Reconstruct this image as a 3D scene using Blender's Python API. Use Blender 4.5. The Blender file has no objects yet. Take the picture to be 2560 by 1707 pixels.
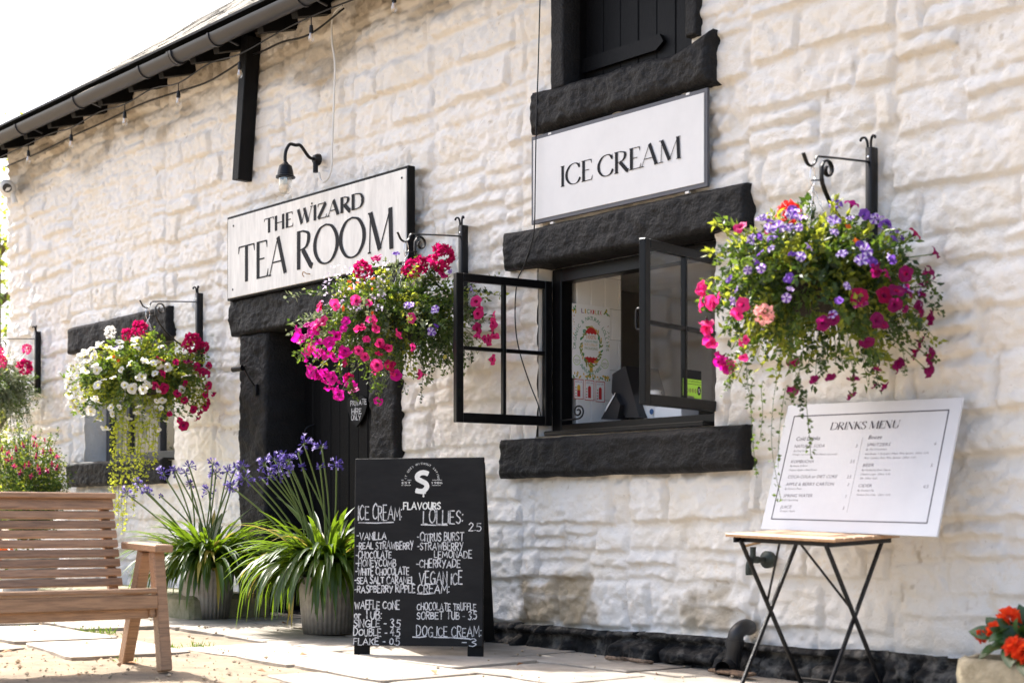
import bpy, math, random
import numpy as np
from mathutils import Vector, Matrix
R = math.radians
rng = random.Random(7)

# ------------------------------------------------------------------ camera, light, sky, exposure
F = 3911.0; CX = 1280.0; HY = 1310.0; TH = math.atan(F/3360.0); EYE = 0.78
DW = math.sin(TH)/0.115                       # metres from the camera to the wall (wall plane is y = 0)
SN, CS = math.sin(TH), math.cos(TH)
scn = bpy.context.scene
cam_d = bpy.data.cameras.new('camera'); cam = bpy.data.objects.new('camera', cam_d)
scn.collection.objects.link(cam); scn.camera = cam
cam.location = (0, -DW, EYE); cam.rotation_euler = (R(90), 0, TH)
cam_d.sensor_width = 36; cam_d.lens = F/2560*36
cam_d.shift_y = (HY-853.5)/2560; cam_d.clip_end = 2000; cam_d.clip_start = .05
cam_d.dof.use_dof = True; cam_d.dof.focus_distance = 10.6; cam_d.dof.aperture_fstop = 2.1

SUN_EL, SUN_FRONT = R(52), R(1.0)              # height of the sun; how far in front of the wall plane it stands
L = Vector((-math.cos(SUN_EL)*math.cos(SUN_FRONT), -math.cos(SUN_EL)*math.sin(SUN_FRONT), math.sin(SUN_EL)))
sun_d = bpy.data.lights.new('sun', 'SUN'); sun = bpy.data.objects.new('sun', sun_d); scn.collection.objects.link(sun)
sun_d.energy = 3.7; sun_d.angle = R(0.8); sun_d.color = (1, .97, .92)
sun.rotation_euler = L.to_track_quat('Z', 'Y').to_euler(); sun.location = (-10, -5, 12)
world = bpy.data.worlds.new('World'); scn.world = world; world.use_nodes = True
wn = world.node_tree; sky = wn.nodes.new('ShaderNodeTexSky'); sky.sky_type = 'NISHITA'
sky.sun_disc = False; sky.sun_elevation = SUN_EL; sky.sun_rotation = math.atan2(L.x, L.y)
sky.air_density = 1.0; sky.dust_density = 5.0; sky.ozone_density = 0.7
wn.nodes['Background'].inputs['Strength'].default_value = 0.15
wn.links.new(sky.outputs[0], wn.nodes['Background'].inputs[0])
scn.view_settings.view_transform = 'Standard'; scn.view_settings.look = 'None'
scn.view_settings.exposure = 1.62; scn.view_settings.gamma = 1

# ------------------------------------------------------------------ photograph pixel (2560 x 1707) -> world
CAM = Vector((0, -DW, EYE))
def ray(px, py):
    u = (px-CX)/F; v = (HY-py)/F
    return Vector((-SN+u*CS, CS+u*SN, v))
def wp(px, py, out=0.0):                       # point on the plane 'out' metres in front of the wall
    r = ray(px, py); return CAM + r*((DW-out)/r.y)
def onx(px, py, x):
    r = ray(px, py); return CAM + r*(x/r.x)
def onplane(px, py, p, n):
    r = ray(px, py); return CAM + r*((p-CAM).dot(n)/r.dot(n))
def gz(x): return 0.024*(-min(max(x, -17), 1)-7.2)
def gp(px, py, dz=0.0):
    r = ray(px, py); t = (0.024*-7.2+dz-EYE)/(r.z+.024*r.x); return CAM + r*t

# ------------------------------------------------------------------ noise
def _h(ix, iy, s):
    n = (ix.astype(np.int64)*374761393 + iy.astype(np.int64)*668265263 + s*974711) & 0xffffffff
    n = ((n ^ (n >> 13))*1274126177) & 0xffffffff
    return ((n ^ (n >> 16)) & 0xffffff)/float(0xffffff)
def vn(x, y, s=0):
    x = np.asarray(x, float); y = np.asarray(y, float)
    ix = np.floor(x); iy = np.floor(y); fx = x-ix; fy = y-iy
    fx = fx*fx*fx*(fx*(fx*6-15)+10); fy = fy*fy*fy*(fy*(fy*6-15)+10)
    a = _h(ix, iy, s); b = _h(ix+1, iy, s); c = _h(ix, iy+1, s); d = _h(ix+1, iy+1, s)
    return (a*(1-fx)+b*fx)*(1-fy)+(c*(1-fx)+d*fx)*fy
def fbm(x, y, s=0, o=4):
    t = 0; a = .5; f = 1
    for k in range(o):
        t = t + a*(vn(x*f, y*f, s+k*17)-.5); a *= .5; f *= 2.03
    return t

# ------------------------------------------------------------------ materials
def nt(name):
    m = bpy.data.materials.new(name); m.use_nodes = True
    return m, m.node_tree.nodes, m.node_tree.links, m.node_tree.nodes['Principled BSDF']
def pbr(name, col, rough=.6, metal=0, var=.12, scale=6, bump=0, bscale=60, spec=.5, col2=None, stretch=(1, 1, 1), island=0, coat=0, thr=(.35, .65)):
    m, N, K, b = nt(name)
    b.inputs['Roughness'].default_value = rough; b.inputs['Metallic'].default_value = metal
    b.inputs['Specular IOR Level'].default_value = spec; b.inputs['Coat Weight'].default_value = coat
    tc = N.new('ShaderNodeTexCoord'); mp = N.new('ShaderNodeMapping'); mp.inputs['Scale'].default_value = stretch
    K.new(tc.outputs['Object'], mp.inputs[0])
    if var or col2:
        n = N.new('ShaderNodeTexNoise'); n.inputs['Scale'].default_value = scale; n.inputs['Detail'].default_value = 6
        n.inputs['Roughness'].default_value = .65; K.new(mp.outputs[0], n.inputs['Vector'])
        cr = N.new('ShaderNodeValToRGB'); c2 = col2 or tuple(c*(1-var*1.6) for c in col)
        c1 = col if col2 else tuple(min(1, c*(1+var)) for c in col)
        cr.color_ramp.elements[0].color = (*c2, 1); cr.color_ramp.elements[1].color = (*c1, 1)
        cr.color_ramp.elements[0].position = thr[0]; cr.color_ramp.elements[1].position = thr[1]
        K.new(n.outputs[0], cr.inputs[0]); out = cr.outputs[0]
        if island:
            g = N.new('ShaderNodeNewGeometry'); mr = N.new('ShaderNodeMapRange')
            mr.inputs['To Min'].default_value = 1-island; mr.inputs['To Max'].default_value = 1+island
            K.new(g.outputs['Random Per Island'], mr.inputs[0])
            hs = N.new('ShaderNodeHueSaturation'); K.new(mr.outputs[0], hs.inputs['Value']); K.new(out, hs.inputs['Color']); out = hs.outputs[0]
        K.new(out, b.inputs['Base Color'])
    else:
        b.inputs['Base Color'].default_value = (*col, 1)
    if bump:
        n2 = N.new('ShaderNodeTexNoise'); n2.inputs['Scale'].default_value = bscale; n2.inputs['Detail'].default_value = 5
        K.new(mp.outputs[0], n2.inputs['Vector'])
        bp = N.new('ShaderNodeBump'); bp.inputs['Strength'].default_value = bump; bp.inputs['Distance'].default_value = .01
        K.new(n2.outputs[0], bp.inputs['Height']); K.new(bp.outputs[0], b.inputs['Normal'])
    return m
def leafm(name, col, tr=.45, rough=.45, tcol=None, island=.25, spec=.5):
    m, N, K, b = nt(name)
    b.inputs['Roughness'].default_value = rough; b.inputs['Specular IOR Level'].default_value = spec
    g = N.new('ShaderNodeNewGeometry'); mr = N.new('ShaderNodeMapRange')
    mr.inputs['To Min'].default_value = 1-island; mr.inputs['To Max'].default_value = 1+island
    K.new(g.outputs['Random Per Island'], mr.inputs[0])
    hs = N.new('ShaderNodeHueSaturation'); hs.inputs['Color'].default_value = (*col, 1); K.new(mr.outputs[0], hs.inputs['Value'])
    K.new(hs.outputs[0], b.inputs['Base Color'])
    t = N.new('ShaderNodeBsdfTranslucent'); t.inputs[0].default_value = (*(tcol or tuple(min(1, c*1.6) for c in col)), 1)
    mx = N.new('ShaderNodeMixShader'); mx.inputs[0].default_value = tr
    K.new(b.outputs[0], mx.inputs[1]); K.new(t.outputs[0], mx.inputs[2])
    K.new(mx.outputs[0], N['Material Output'].inputs[0]); return m
def glassm(name, tint=(.985, .99, .985), base=.10):
    m, N, K, b = nt(name); N.remove(b)
    t = N.new('ShaderNodeBsdfTransparent'); t.inputs[0].default_value = (*tint, 1)
    g = N.new('ShaderNodeBsdfGlossy'); g.inputs['Roughness'].default_value = .03
    lw = N.new('ShaderNodeLayerWeight'); lw.inputs[0].default_value = .5; pw_ = N.new('ShaderNodeMath'); pw_.operation = 'POWER'; pw_.inputs[1].default_value = 4; K.new(lw.outputs['Facing'], pw_.inputs[0])
    f = N.new('ShaderNodeMath'); f.operation = 'MULTIPLY_ADD'; f.inputs[1].default_value = .85; f.inputs[2].default_value = base; K.new(pw_.outputs[0], f.inputs[0])
    mx = N.new('ShaderNodeMixShader'); K.new(f.outputs[0], mx.inputs[0]); K.new(t.outputs[0], mx.inputs[1]); K.new(g.outputs[0], mx.inputs[2])
    K.new(mx.outputs[0], N['Material Output'].inputs[0]); return m
def wallm():
    m, N, K, b = nt('limewashed_stone'); b.inputs['Roughness'].default_value = .85; b.inputs['Specular IOR Level'].default_value = .25
    tc = N.new('ShaderNodeTexCoord')
    def noise(s, d=6, r=.6):
        n = N.new('ShaderNodeTexNoise'); n.inputs['Scale'].default_value = s; n.inputs['Detail'].default_value = d; n.inputs['Roughness'].default_value = r
        K.new(tc.outputs['Object'], n.inputs['Vector']); return n.outputs[0]
    def ramp(src, p0, p1):
        mr = N.new('ShaderNodeMapRange'); mr.inputs['From Min'].default_value = p0; mr.inputs['From Max'].default_value = p1; mr.clamp = True
        K.new(src, mr.inputs[0]); return mr.outputs[0]
    def mix(fac, a, c):
        x = N.new('ShaderNodeMix'); x.data_type = 'RGBA'; K.new(fac, x.inputs[0])
        if isinstance(a, tuple): x.inputs[6].default_value = (*a, 1)
        else: K.new(a, x.inputs[6])
        if isinstance(c, tuple): x.inputs[7].default_value = (*c, 1)
        else: K.new(c, x.inputs[7])
        return x.outputs[2]
    def mul(a, c):
        x = N.new('ShaderNodeMath'); x.operation = 'MULTIPLY'; K.new(a, x.inputs[0])
        if isinstance(c, float): x.inputs[1].default_value = c
        else: K.new(c, x.inputs[1])
        return x.outputs[0]
    def attr(n):
        a = N.new('ShaderNodeAttribute'); a.attribute_name = n; return a.outputs['Fac']
    c = mix(ramp(noise(2.2, 5), .45, .75), (.92, .89, .838), (.89, .815, .69))
    c = mix(mul(ramp(noise(8, 7, .75), .57, .70), .6), c, (.83, .71, .53))
    c = mix(mul(ramp(noise(38, 4), .66, .74), .35), c, (.35, .28, .2))
    bare = mix(noise(22, 7, .75), (.29, .225, .14), (.60, .51, .37))
    c = mix(attr('bare'), c, bare)
    c = mix(attr('brown_tone'), c, mix(noise(14, 6, .7), (.24, .19, .13), (.62, .53, .40)))
    K.new(c, b.inputs['Base Color'])
    add = N.new('ShaderNodeMath'); add.operation = 'MULTIPLY_ADD'; K.new(noise(24, 8, .75), add.inputs[0]); add.inputs[1].default_value = 1.0; K.new(mul(noise(110, 4, .7), .35), add.inputs[2])
    bp = N.new('ShaderNodeBump'); bp.inputs['Strength'].default_value = 1.0; bp.inputs['Distance'].default_value = .02
    K.new(add.outputs[0], bp.inputs['Height']); K.new(bp.outputs[0], b.inputs['Normal']); return m

M = {}
M['wall'] = wallm()
M['black_stone'] = pbr('black_painted_stone', (.0065, .0065, .007), .6, col2=(.012, .012, .0125), scale=9, bump=1.0, bscale=55, spec=.2)
M['plinth'] = pbr('worn_black_plinth', (.008, .008, .0085), .65, scale=6, bump=.9, bscale=36, col2=(.12, .113, .10), thr=(.36, .50), spec=.2)
M['black_wood'] = pbr('black_painted_wood', (.004, .004, .0045), .5, var=.2, scale=12, bump=.25, bscale=30, stretch=(8, 8, 1), spec=.14)
M['black_gloss'] = pbr('black_gloss_paint', (.004, .004, .0045), .3, var=.15, scale=10, bump=.06, bscale=40, spec=.2)
M['iron'] = pbr('black_iron', (.005, .005, .006), .4, var=.2, scale=30, bump=.2, bscale=120, spec=.3)
M['gutter'] = pbr('gutter_plastic', (.022, .023, .028), .4, var=.1, scale=5)
M['slate'] = pbr('stone_slate', (.20, .17, .12), .85, scale=12, bump=.8, bscale=30, col2=(.06, .055, .045), island=.3)
M['sign_white'] = pbr('white_sign_board', (.66, .665, .67), .4, var=.03, scale=3, spec=.25)
M['tea_white'] = pbr('white_painted_board', (.70, .69, .66), .5, var=.09, scale=3, stretch=(5, 5, 1), spec=.25, bump=.06, bscale=40)
M['ink'] = pbr('dark_navy_letter', (.006, .007, .011), .6, var=0, spec=.15)
M['frame_grey'] = pbr('slate_grey_border', (.065, .066, .08), .45, var=.05)
M['menu_ink'] = pbr('menu_print', (.05, .04, .055), .5, var=0)
M['menu_ink_light'] = pbr('menu_small_print', (.22, .2, .22), .5, var=0)
M['menu_white'] = pbr('menu_board_white', (.67, .67, .685), .4, var=.03, scale=2, spec=.25)
M['chalkboard'] = pbr('chalkboard_black', (.007, .007, .0075), .65, col2=(.014, .014, .014), scale=3, stretch=(1, 1, 3), bump=.05, bscale=60, spec=.2)
M['chalk'] = pbr('chalk_white', (.60, .60, .60), .9, col2=(.26, .26, .26), scale=28, thr=(.38, .52))
M['chalk_bright'] = pbr('printed_white', (.74, .74, .70), .8, var=.05, scale=30)
M['oak'] = pbr('weathered_bench_wood', (.42, .245, .135), .5, scale=5, stretch=(1.2, 14, 14), col2=(.20, .115, .065), island=.26, bump=.25, bscale=9, thr=(.3, .62))
M['table_wood'] = pbr('acacia_slat', (.55, .33, .18), .45, scale=6, stretch=(12, 1, 12), col2=(.38, .21, .10), island=.12)
M['zinc'] = pbr('galvanised_tub', (.44, .42, .39), .5, metal=.25, scale=7, col2=(.25, .235, .215), bump=.2, bscale=25)
M['paving'] = pbr('sandstone_flag', (.37, .325, .27), .8, scale=2.6, col2=(.20, .17, .135), bump=.6, bscale=18, island=.14, thr=(.30, .60))
M['dirt'] = pbr('sandy_dirt', (.29, .22, .145), .95, scale=3.5, col2=(.17, .132, .09), bump=1.0, bscale=24)
M['pebble'] = pbr('pebble_stone', (.40, .31, .21), .85, var=.3, scale=20, island=.35)
M['mossy'] = pbr('mossy_step_stone', (.30, .27, .2), .9, scale=7, col2=(.13, .14, .06), bump=.7, bscale=30)
M['white_plastic'] = pbr('white_plastic', (.7, .69, .66), .4, var=.05)
M['chain'] = pbr('bright_chain', (.75, .75, .76), .25, metal=1, var=0)
M['glass'] = glassm('window_glass'); M['bulb'] = glassm('bulb_glass', (.97, .95, .91), .26)
M['filament'] = pbr('bulb_filament', (.8, .55, .3), .4, var=0)
M['soil'] = pbr('basket_soil', (.025, .02, .014), .95, var=.3, scale=30, bump=.6)
M['tile'] = pbr('white_wall_tile', (.86, .85, .82), .25, var=.02, scale=4)
M['grout'] = pbr('grout', (.45, .44, .42), .8, var=.05)
M['room'] = pbr('grey_room_paint', (.30, .28, .26), .8, var=.06, scale=2)
M['ceiling'] = pbr('white_ceiling_board', (.80, .77, .71), .7, var=.04, scale=3)
M['screen'] = pbr('black_till_plastic', (.018, .018, .02), .35, var=.1)
M['paper'] = pbr('white_paper', (.86, .855, .84), .7, var=.02)
M['kraft'] = pbr('kraft_paper', (.40, .25, .12), .8, scale=25, col2=(.24, .14, .06), bump=.6, bscale=40)
for k, c in dict(red=(.52, .03, .03), green=(.03, .25, .10), lime=(.35, .55, .04), gold=(.62, .42, .08), orange=(.65, .22, .03), olive=(.22, .28, .05), purple=(.25, .05, .22), sticker=(.40, .78, .05), amber=(.75, .45, .04)).items():
    M['print_'+k] = pbr('print_'+k, c, .5, var=0)
G = {}
G['green'] = leafm('leaf_green', (.048, .092, .020), .45, tcol=(.17, .26, .025))
G['dark'] = leafm('leaf_dark', (.022, .05, .012), .35, tcol=(.07, .13, .012))
G['yellow'] = leafm('leaf_yellow_green', (.15, .185, .03), .55, tcol=(.42, .46, .04))
G['silver'] = leafm('leaf_silver', (.19, .22, .13), .3, tcol=(.3, .36, .15))
G['gold'] = leafm('leaf_golden', (.30, .36, .04), .55, tcol=(.68, .70, .07))
G['strap'] = leafm('strap_leaf_green', (.026, .066, .012), .38, tcol=(.21, .33, .015), spec=.7)
G['strap_dry'] = leafm('strap_leaf_yellowed', (.32, .26, .05), .4)
G['stalk'] = leafm('flower_stalk', (.12, .17, .045), .25, tcol=(.3, .36, .08))
G['begonia'] = leafm('begonia_leaf', (.03, .07, .02), .2, rough=.3, tcol=(.10, .2, .03))
def petal(n, c, t=None): G[n] = leafm('petal_'+n, c, .5, .5, t or tuple(min(1, x*1.35) for x in c), .12, .2)
petal('white', (.80, .79, .76), (.85, .83, .78)); petal('hotpink', (.66, .03, .20), (.95, .05, .30)); petal('magenta', (.48, .008, .22), (.80, .01, .42))
petal('crimson', (.34, .006, .07), (.62, .01, .14)); petal('maroon', (.17, .005, .07), (.36, .01, .15)); petal('violet', (.13, .045, .36), (.28, .12, .62))
petal('lilac', (.58, .48, .74), (.72, .62, .85)); petal('red', (.60, .02, .025), (.85, .04, .03)); petal('orange', (.70, .13, .015), (.9, .22, .03))
petal('blush', (.72, .32, .32), (.9, .48, .44)); petal('throat', (.10, .004, .05)); petal('agapanthus', (.10, .07, .26), (.20, .15, .46)); petal('pale_lobelia', (.62, .54, .68))
petal('agapanthus_pale', (.30, .26, .50), (.46, .40, .70)); petal('fuchsia', (.42, .02, .12), (.7, .05, .2)); petal('scarlet', (.68, .06, .02), (.95, .12, .03)); petal('cream', (.55, .5, .12))

# ------------------------------------------------------------------ mesh builder
MX = {}                                        # world matrix of each object's root
def col_link(o): scn.collection.objects.link(o)
def thing(name, label, cat, loc=(0, 0, 0), rz=0.0, group=None, rot=None):
    o = bpy.data.objects.new(name, None); col_link(o); o.empty_display_size = .1
    m = rot.to_4x4() if rot is not None else Matrix.Rotation(rz, 4, 'Z')
    m.translation = Vector(loc); o.location = Vector(loc); o.rotation_euler = m.to_euler()
    o['label'] = label; o['category'] = cat
    if group: o['group'] = group
    MX[o.name] = m; return o
def tag(o, label, cat, group=None, kind=None):
    if label: o['label'] = label
    if cat: o['category'] = cat
    if group: o['group'] = group
    if kind: o['kind'] = kind
    return o
class MB:
    def __init__(s): s.v = []; s.f = []; s.mi = []
    def add(s, vs, fs, mi=0):
        b = len(s.v); s.v.extend([tuple(p) for p in vs]); s.f.extend([tuple(b+i for i in f) for f in fs]); s.mi.extend([mi]*len(fs)); return s
    def box(s, c, d, rot=None, mi=0):
        x, y, z = d[0]/2, d[1]/2, d[2]/2
        vs = [Vector((i, j, k)) for k in (-z, z) for j in (-y, y) for i in (-x, x)]
        if rot is not None: vs = [rot @ v for v in vs]
        vs = [v+Vector(c) for v in vs]
        return s.add(vs, [(0, 2, 3, 1), (4, 5, 7, 6), (0, 1, 5, 4), (2, 6, 7, 3), (0, 4, 6, 2), (1, 3, 7, 5)], mi)
    def bev(s, c, d, b=.004, rot=None, mi=0):       # box with chamfered edges
        x, y, z = d[0]/2, d[1]/2, d[2]/2; b = min(b, x*.9, y*.9, z*.9)
        P = []; idx = {}
        for sx in (-1, 1):
            for sy in (-1, 1):
                for sz in (-1, 1):
                    for a in range(3):
                        q = [sx*(x-b), sy*(y-b), sz*(z-b)]; e = (x, y, z)[a]; q[a] = (sx, sy, sz)[a]*e
                        idx[(sx, sy, sz, a)] = len(P); P.append(Vector(q))
        fs = []
        for a in range(3):
            o1, o2 = [(1, 2), (2, 0), (0, 1)][a]
            for sg in (-1, 1):
                ring = []
                for u, v in ((-1, -1), (1, -1), (1, 1), (-1, 1)):
                    k = [0, 0, 0]; k[a] = sg; k[o1] = u; k[o2] = v; ring.append(idx[(*k, a)])
                fs.append(ring if sg > 0 else ring[::-1])
            for u in (-1, 1):
                for v in (-1, 1):
                    k0 = [0, 0, 0]; k0[o1] = u; k0[o2] = v; k1 = list(k0); k0[a] = -1; k1[a] = 1
                    q = [idx[(*k0, o1)], idx[(*k1, o1)], idx[(*k1, o2)], idx[(*k0, o2)]]
                    fs.append(q if u*v < 0 else q[::-1])
        for sx in (-1, 1):
            for sy in (-1, 1):
                for sz in (-1, 1):
                    t = [idx[(sx, sy, sz, a)] for a in range(3)]; fs.append(t if sx*sy*sz > 0 else t[::-1])
        if rot is not None: P = [rot @ v for v in P]
        return s.add([v+Vector(c) for v in P], fs, mi)
    def beam(s, p, q, w, h, up=(0, 0, 1), b=.003, mi=0):   # bar from p to q, width w sideways, h along up
        p = Vector(p); q = Vector(q); d = q-p; x = d.normalized(); u = Vector(up); y = u.cross(x).normalized(); z = x.cross(y)
        rot = Matrix((x, y, z)).transposed(); return s.bev((p+q)/2, (d.length, w, h), b, rot, mi)
    def tube(s, pts, r, n=8, mi=0, flat=None, cap=True):
        pts = [Vector(p) for p in pts]; k = len(pts); rs = r if isinstance(r, (list, tuple)) else [r]*k
        ref = None; vs = []; fs = []
        for i, p in enumerate(pts):
            t = (pts[min(i+1, k-1)]-pts[max(i-1, 0)]).normalized()
            if flat is not None: a = (Vector(flat)-t*t.dot(Vector(flat))).normalized()
            elif ref is None: a = t.orthogonal().normalized()
            else: a = (ref-t*t.dot(ref)).normalized()
            ref = a; b = t.cross(a)
            for j in range(n):
                an = 2*math.pi*j/n; rr = rs[i]
                wa = rr[0] if isinstance(rr, tuple) else rr; wb = rr[1] if isinstance(rr, tuple) else rr
                vs.append(p+a*math.cos(an)*wa+b*math.sin(an)*wb)
        for i in range(k-1):
            for j in range(n): fs.append((i*n+j, i*n+(j+1) % n, (i+1)*n+(j+1) % n, (i+1)*n+j))
        if cap: fs.append(tuple(range(n))[::-1]); fs.append(tuple((k-1)*n+j for j in range(n)))
        return s.add(vs, fs, mi)
    def lathe(s, prof, c=(0, 0, 0), n=24, mi=0, rot=None, fn=None):
        vs = []; fs = []
        for r, z in prof:
            for j in range(n):
                a = 2*math.pi*j/n; rr = r*(fn(j, z) if fn else 1); v = Vector((rr*math.cos(a), rr*math.sin(a), z))
                if rot is not None: v = rot @ v
                vs.append(v+Vector(c))
        k = len(prof)
        for i in range(k-1):
            for j in range(n): fs.append((i*n+j, i*n+(j+1) % n, (i+1)*n+(j+1) % n, (i+1)*n+j))
        return s.add(vs, fs, mi)
    def prism(s, poly, fr, d0, d1, mi=0):            # poly of 2D points in frame fr = (origin, ux, uy, n)
        o, ux, uy, n = fr; k = len(poly)
        vs = [o+ux*x+uy*y+n*d0 for x, y in poly]+[o+ux*x+uy*y+n*d1 for x, y in poly]
        fs = [tuple(range(k))[::-1], tuple(range(k, 2*k))]+[(i, (i+1) % k, k+(i+1) % k, k+i) for i in range(k)]
        return s.add(vs, fs, mi)
    def leaf(s, p, d, l, w, nrm=None, mi=0, fold=.25):
        p = Vector(p); d = Vector(d).normalized(); n = Vector(nrm) if nrm is not None else Vector((rng.gauss(0, 1), rng.gauss(0, 1), rng.gauss(.6, 1)))
        sd = d.cross(n)
        if sd.length < 1e-4: sd = d.orthogonal()
        sd.normalize(); n = sd.cross(d)
        m = p+d*l*.45
        return s.add([p, m+sd*w*.5+n*w*fold, p+d*l, m-sd*w*.5+n*w*fold, m], [(0, 4, 1), (4, 2, 1), (0, 3, 4), (4, 3, 2)], mi)
    def build(s, name, mats, parent=None, smooth=False, local=False, ang=None):
        me = bpy.data.meshes.new(name)
        vs = s.v
        if parent is not None and not local:
            r = parent
            while r.parent: r = r.parent
            if r.name in MX:
                inv = MX[r.name].inverted(); vs = [tuple(inv @ Vector(v)) for v in vs]
        me.from_pydata(vs, [], s.f)
        ms = mats if isinstance(mats, (list, tuple)) else [mats]
        for m in ms: me.materials.append(m)
        if len(ms) > 1: me.polygons.foreach_set('material_index', s.mi)
        if smooth: me.polygons.foreach_set('use_smooth', [True]*len(me.polygons))
        if smooth and ang: 
            try: me.set_sharp_from_angle(angle=R(ang))
            except Exception: pass
        me.update()
        o = bpy.data.objects.new(name, me); col_link(o)
        if parent is not None: o.parent = parent
        return o
def copy_tree(o, parent=None):
    c = o.copy(); col_link(c)
    if parent is not None: c.parent = parent
    for ch in list(o.children): copy_tree(ch, c)
    return c
def smoothpts(pts, n=6):
    P = [Vector(p) for p in pts]; out = []
    for i in range(len(P)-1):
        a = P[max(i-1, 0)]; b = P[i]; c = P[i+1]; d = P[min(i+2, len(P)-1)]
        for k in range(n):
            t = k/n; out.append(.5*((2*b)+(c-a)*t+(2*a-5*b+4*c-d)*t*t+(3*b-a-3*c+d)*t**3))
    out.append(P[-1]); return out

# ------------------------------------------------------------------ lettering
SF = {  # single stroke capitals, x,y in cap heights; ~ = smooth stroke
'A': '0,0 .4,1 .78,0|.14,.36 .64,.36', 'B': '0,0 0,1|~0,1 .42,.93 .45,.72 .3,.55 0,.52|~0,.52 .5,.46 .56,.24 .4,.03 0,0',
'C': '~.66,.84 .42,1 .12,.8 .02,.45 .15,.1 .42,0 .68,.15', 'D': '0,0 0,1|~0,1 .42,.92 .66,.55 .45,.1 0,0', 'E': '.5,1 0,1 0,0 .54,0|0,.52 .42,.52',
'F': '.5,1 0,1 0,0|0,.52 .42,.52', 'G': '~.66,.85 .42,1 .12,.8 .02,.45 .15,.1 .45,0 .68,.2|.42,.42 .7,.42 .7,0', 'H': '0,0 0,1|.6,0 .6,1|0,.5 .6,.5', 'I': '0,0 0,1',
'J': '~.4,1 .4,.3 .25,0 .02,.15', 'K': '0,0 0,1|.52,1 0,.42|.16,.58 .56,0', 'L': '0,1 0,0 .48,0', 'M': '0,0 .08,1 .42,.3 .76,1 .86,0', 'N': '0,0 0,1 .58,0 .58,1',
'O': '~.38,1 .1,.8 .02,.5 .12,.15 .38,0 .64,.18 .72,.5 .64,.84 .38,1', 'P': '0,0 0,1|~0,1 .45,.95 .55,.73 .42,.5 0,.46', 'R': '0,0 0,1|~0,1 .42,.95 .5,.75 .4,.54 0,.5|.2,.5 .56,0',
'Q': '~.38,1 .1,.8 .02,.5 .12,.15 .38,0 .64,.18 .72,.5 .64,.84 .38,1|.45,.25 .75,-.08', 'S': '~.5,.86 .3,1 .06,.85 .1,.62 .4,.42 .5,.2 .28,0 0,.12', 'T': '0,1 .66,1|.33,1 .33,0', 'U': '~0,1 .02,.3 .28,0 .52,.25 .56,1',
'V': '0,1 .36,0 .7,1', 'W': '0,1 .2,0 .42,.75 .64,0 .86,1', 'X': '0,1 .6,0|.6,1 0,0', 'Y': '0,1 .3,.5|.62,1 .2,-.1', 'Z': '0,1 .58,1 0,0 .6,0',
'-': '0,.45 .32,.45', '.': '0,.02 .03,.05', ':': '0,.1 .03,.14|0,.6 .03,.64', '0': '~.28,1 .06,.75 .06,.25 .28,0 .5,.25 .5,.75 .28,1', '2': '~0,.8 .25,1 .48,.75 .3,.4 0,0|0,0 .52,0', '3': '~0,.9 .3,1 .46,.78 .2,.55 .48,.3 .3,0 0,.08',
'4': '.38,0 .38,1 0,.35 .55,.35', '5': '.5,1 .08,1 .04,.6|~.04,.6 .35,.62 .5,.32 .3,0 0,.06', 'o': '~.2,.5 .02,.4 .02,.1 .2,0 .38,.12 .36,.42 .2,.5', 'r': '0,0 0,.5|~0,.3 .12,.48 .28,.46', '!': '0,1 0,.3|0,.02 .02,.05'}
def strokes(ch):
    out = []
    for s in SF.get(ch, '').split('|'):
        if not s: continue
        sm = s[0] == '~'; p = [tuple(map(float, q.split(','))) for q in s.lstrip('~').split()]
        if sm: p = [(v.x, v.y) for v in smoothpts([(a, b, 0) for a, b in p], 5)]
        out.append(p)
    return out
def ribbon(mb, pts, w, fr, off, mi=0, ends=.35):
    o, ux, uy, n = fr; k = len(pts); P = [Vector((x, y)) for x, y in pts]
    ws = w if isinstance(w, list) else [w]*k
    if ends:
        d0 = (P[0]-P[1]).normalized(); d1 = (P[-1]-P[-2]).normalized()
        P = [P[0]+d0*ws[0]*ends]+P+[P[-1]+d1*ws[-1]*ends]; ws = [ws[0]*.55]+ws+[ws[-1]*.55]; k += 2
    vs = []
    for i in range(k):
        a = (P[i]-P[i-1]).normalized() if i else (P[1]-P[0]).normalized(); b = (P[i+1]-P[i]).normalized() if i < k-1 else a
        t = (a+b); t = t.normalized() if t.length > .2 else b
        m = Vector((-t.y, t.x)); c = max(.5, m.dot(Vector((-b.y, b.x)))); h = ws[i]*.5/c
        for sg in (1, -1):
            q = P[i]+m*h*sg; vs.append(o+ux*q.x+uy*q.y+n*off)
    mb.add(vs, [(2*i+1, 2*i+3, 2*i+2, 2*i) for i in range(k-1)], mi)
def adv(ch): return max([x for s in strokes(ch) for x, y in s] or [.22])
def chalk(mb, text, fr, x0, x1, y, h, wt=.1, jit=.05, gap=.2, mi=0):
    xs = []; x = 0
    for ch in text:
        xs.append(x); x += adv(ch)+gap
    tot = x-gap; sx = (x1-x0)/tot; st = 0
    for ch, xx in zip(text, xs):
        jy = rng.uniform(-jit, jit)*h*1.3; js = 1+rng.uniform(-jit, jit)*2.6; sh = rng.uniform(-.04, .1)
        for s in strokes(ch):
            pts = [(x0+(xx+a+b*sh*.6)*sx, y+jy+b*h*js+rng.gauss(0, .012)*h) for a, b in s]
            chalk.k += 1; st += 1
            ribbon(mb, pts, [wt*1.0*h*rng.uniform(.85, 1.15) for _ in pts], fr, .0006+.00006*(st % 40), mi)
chalk.k = 0
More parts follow.
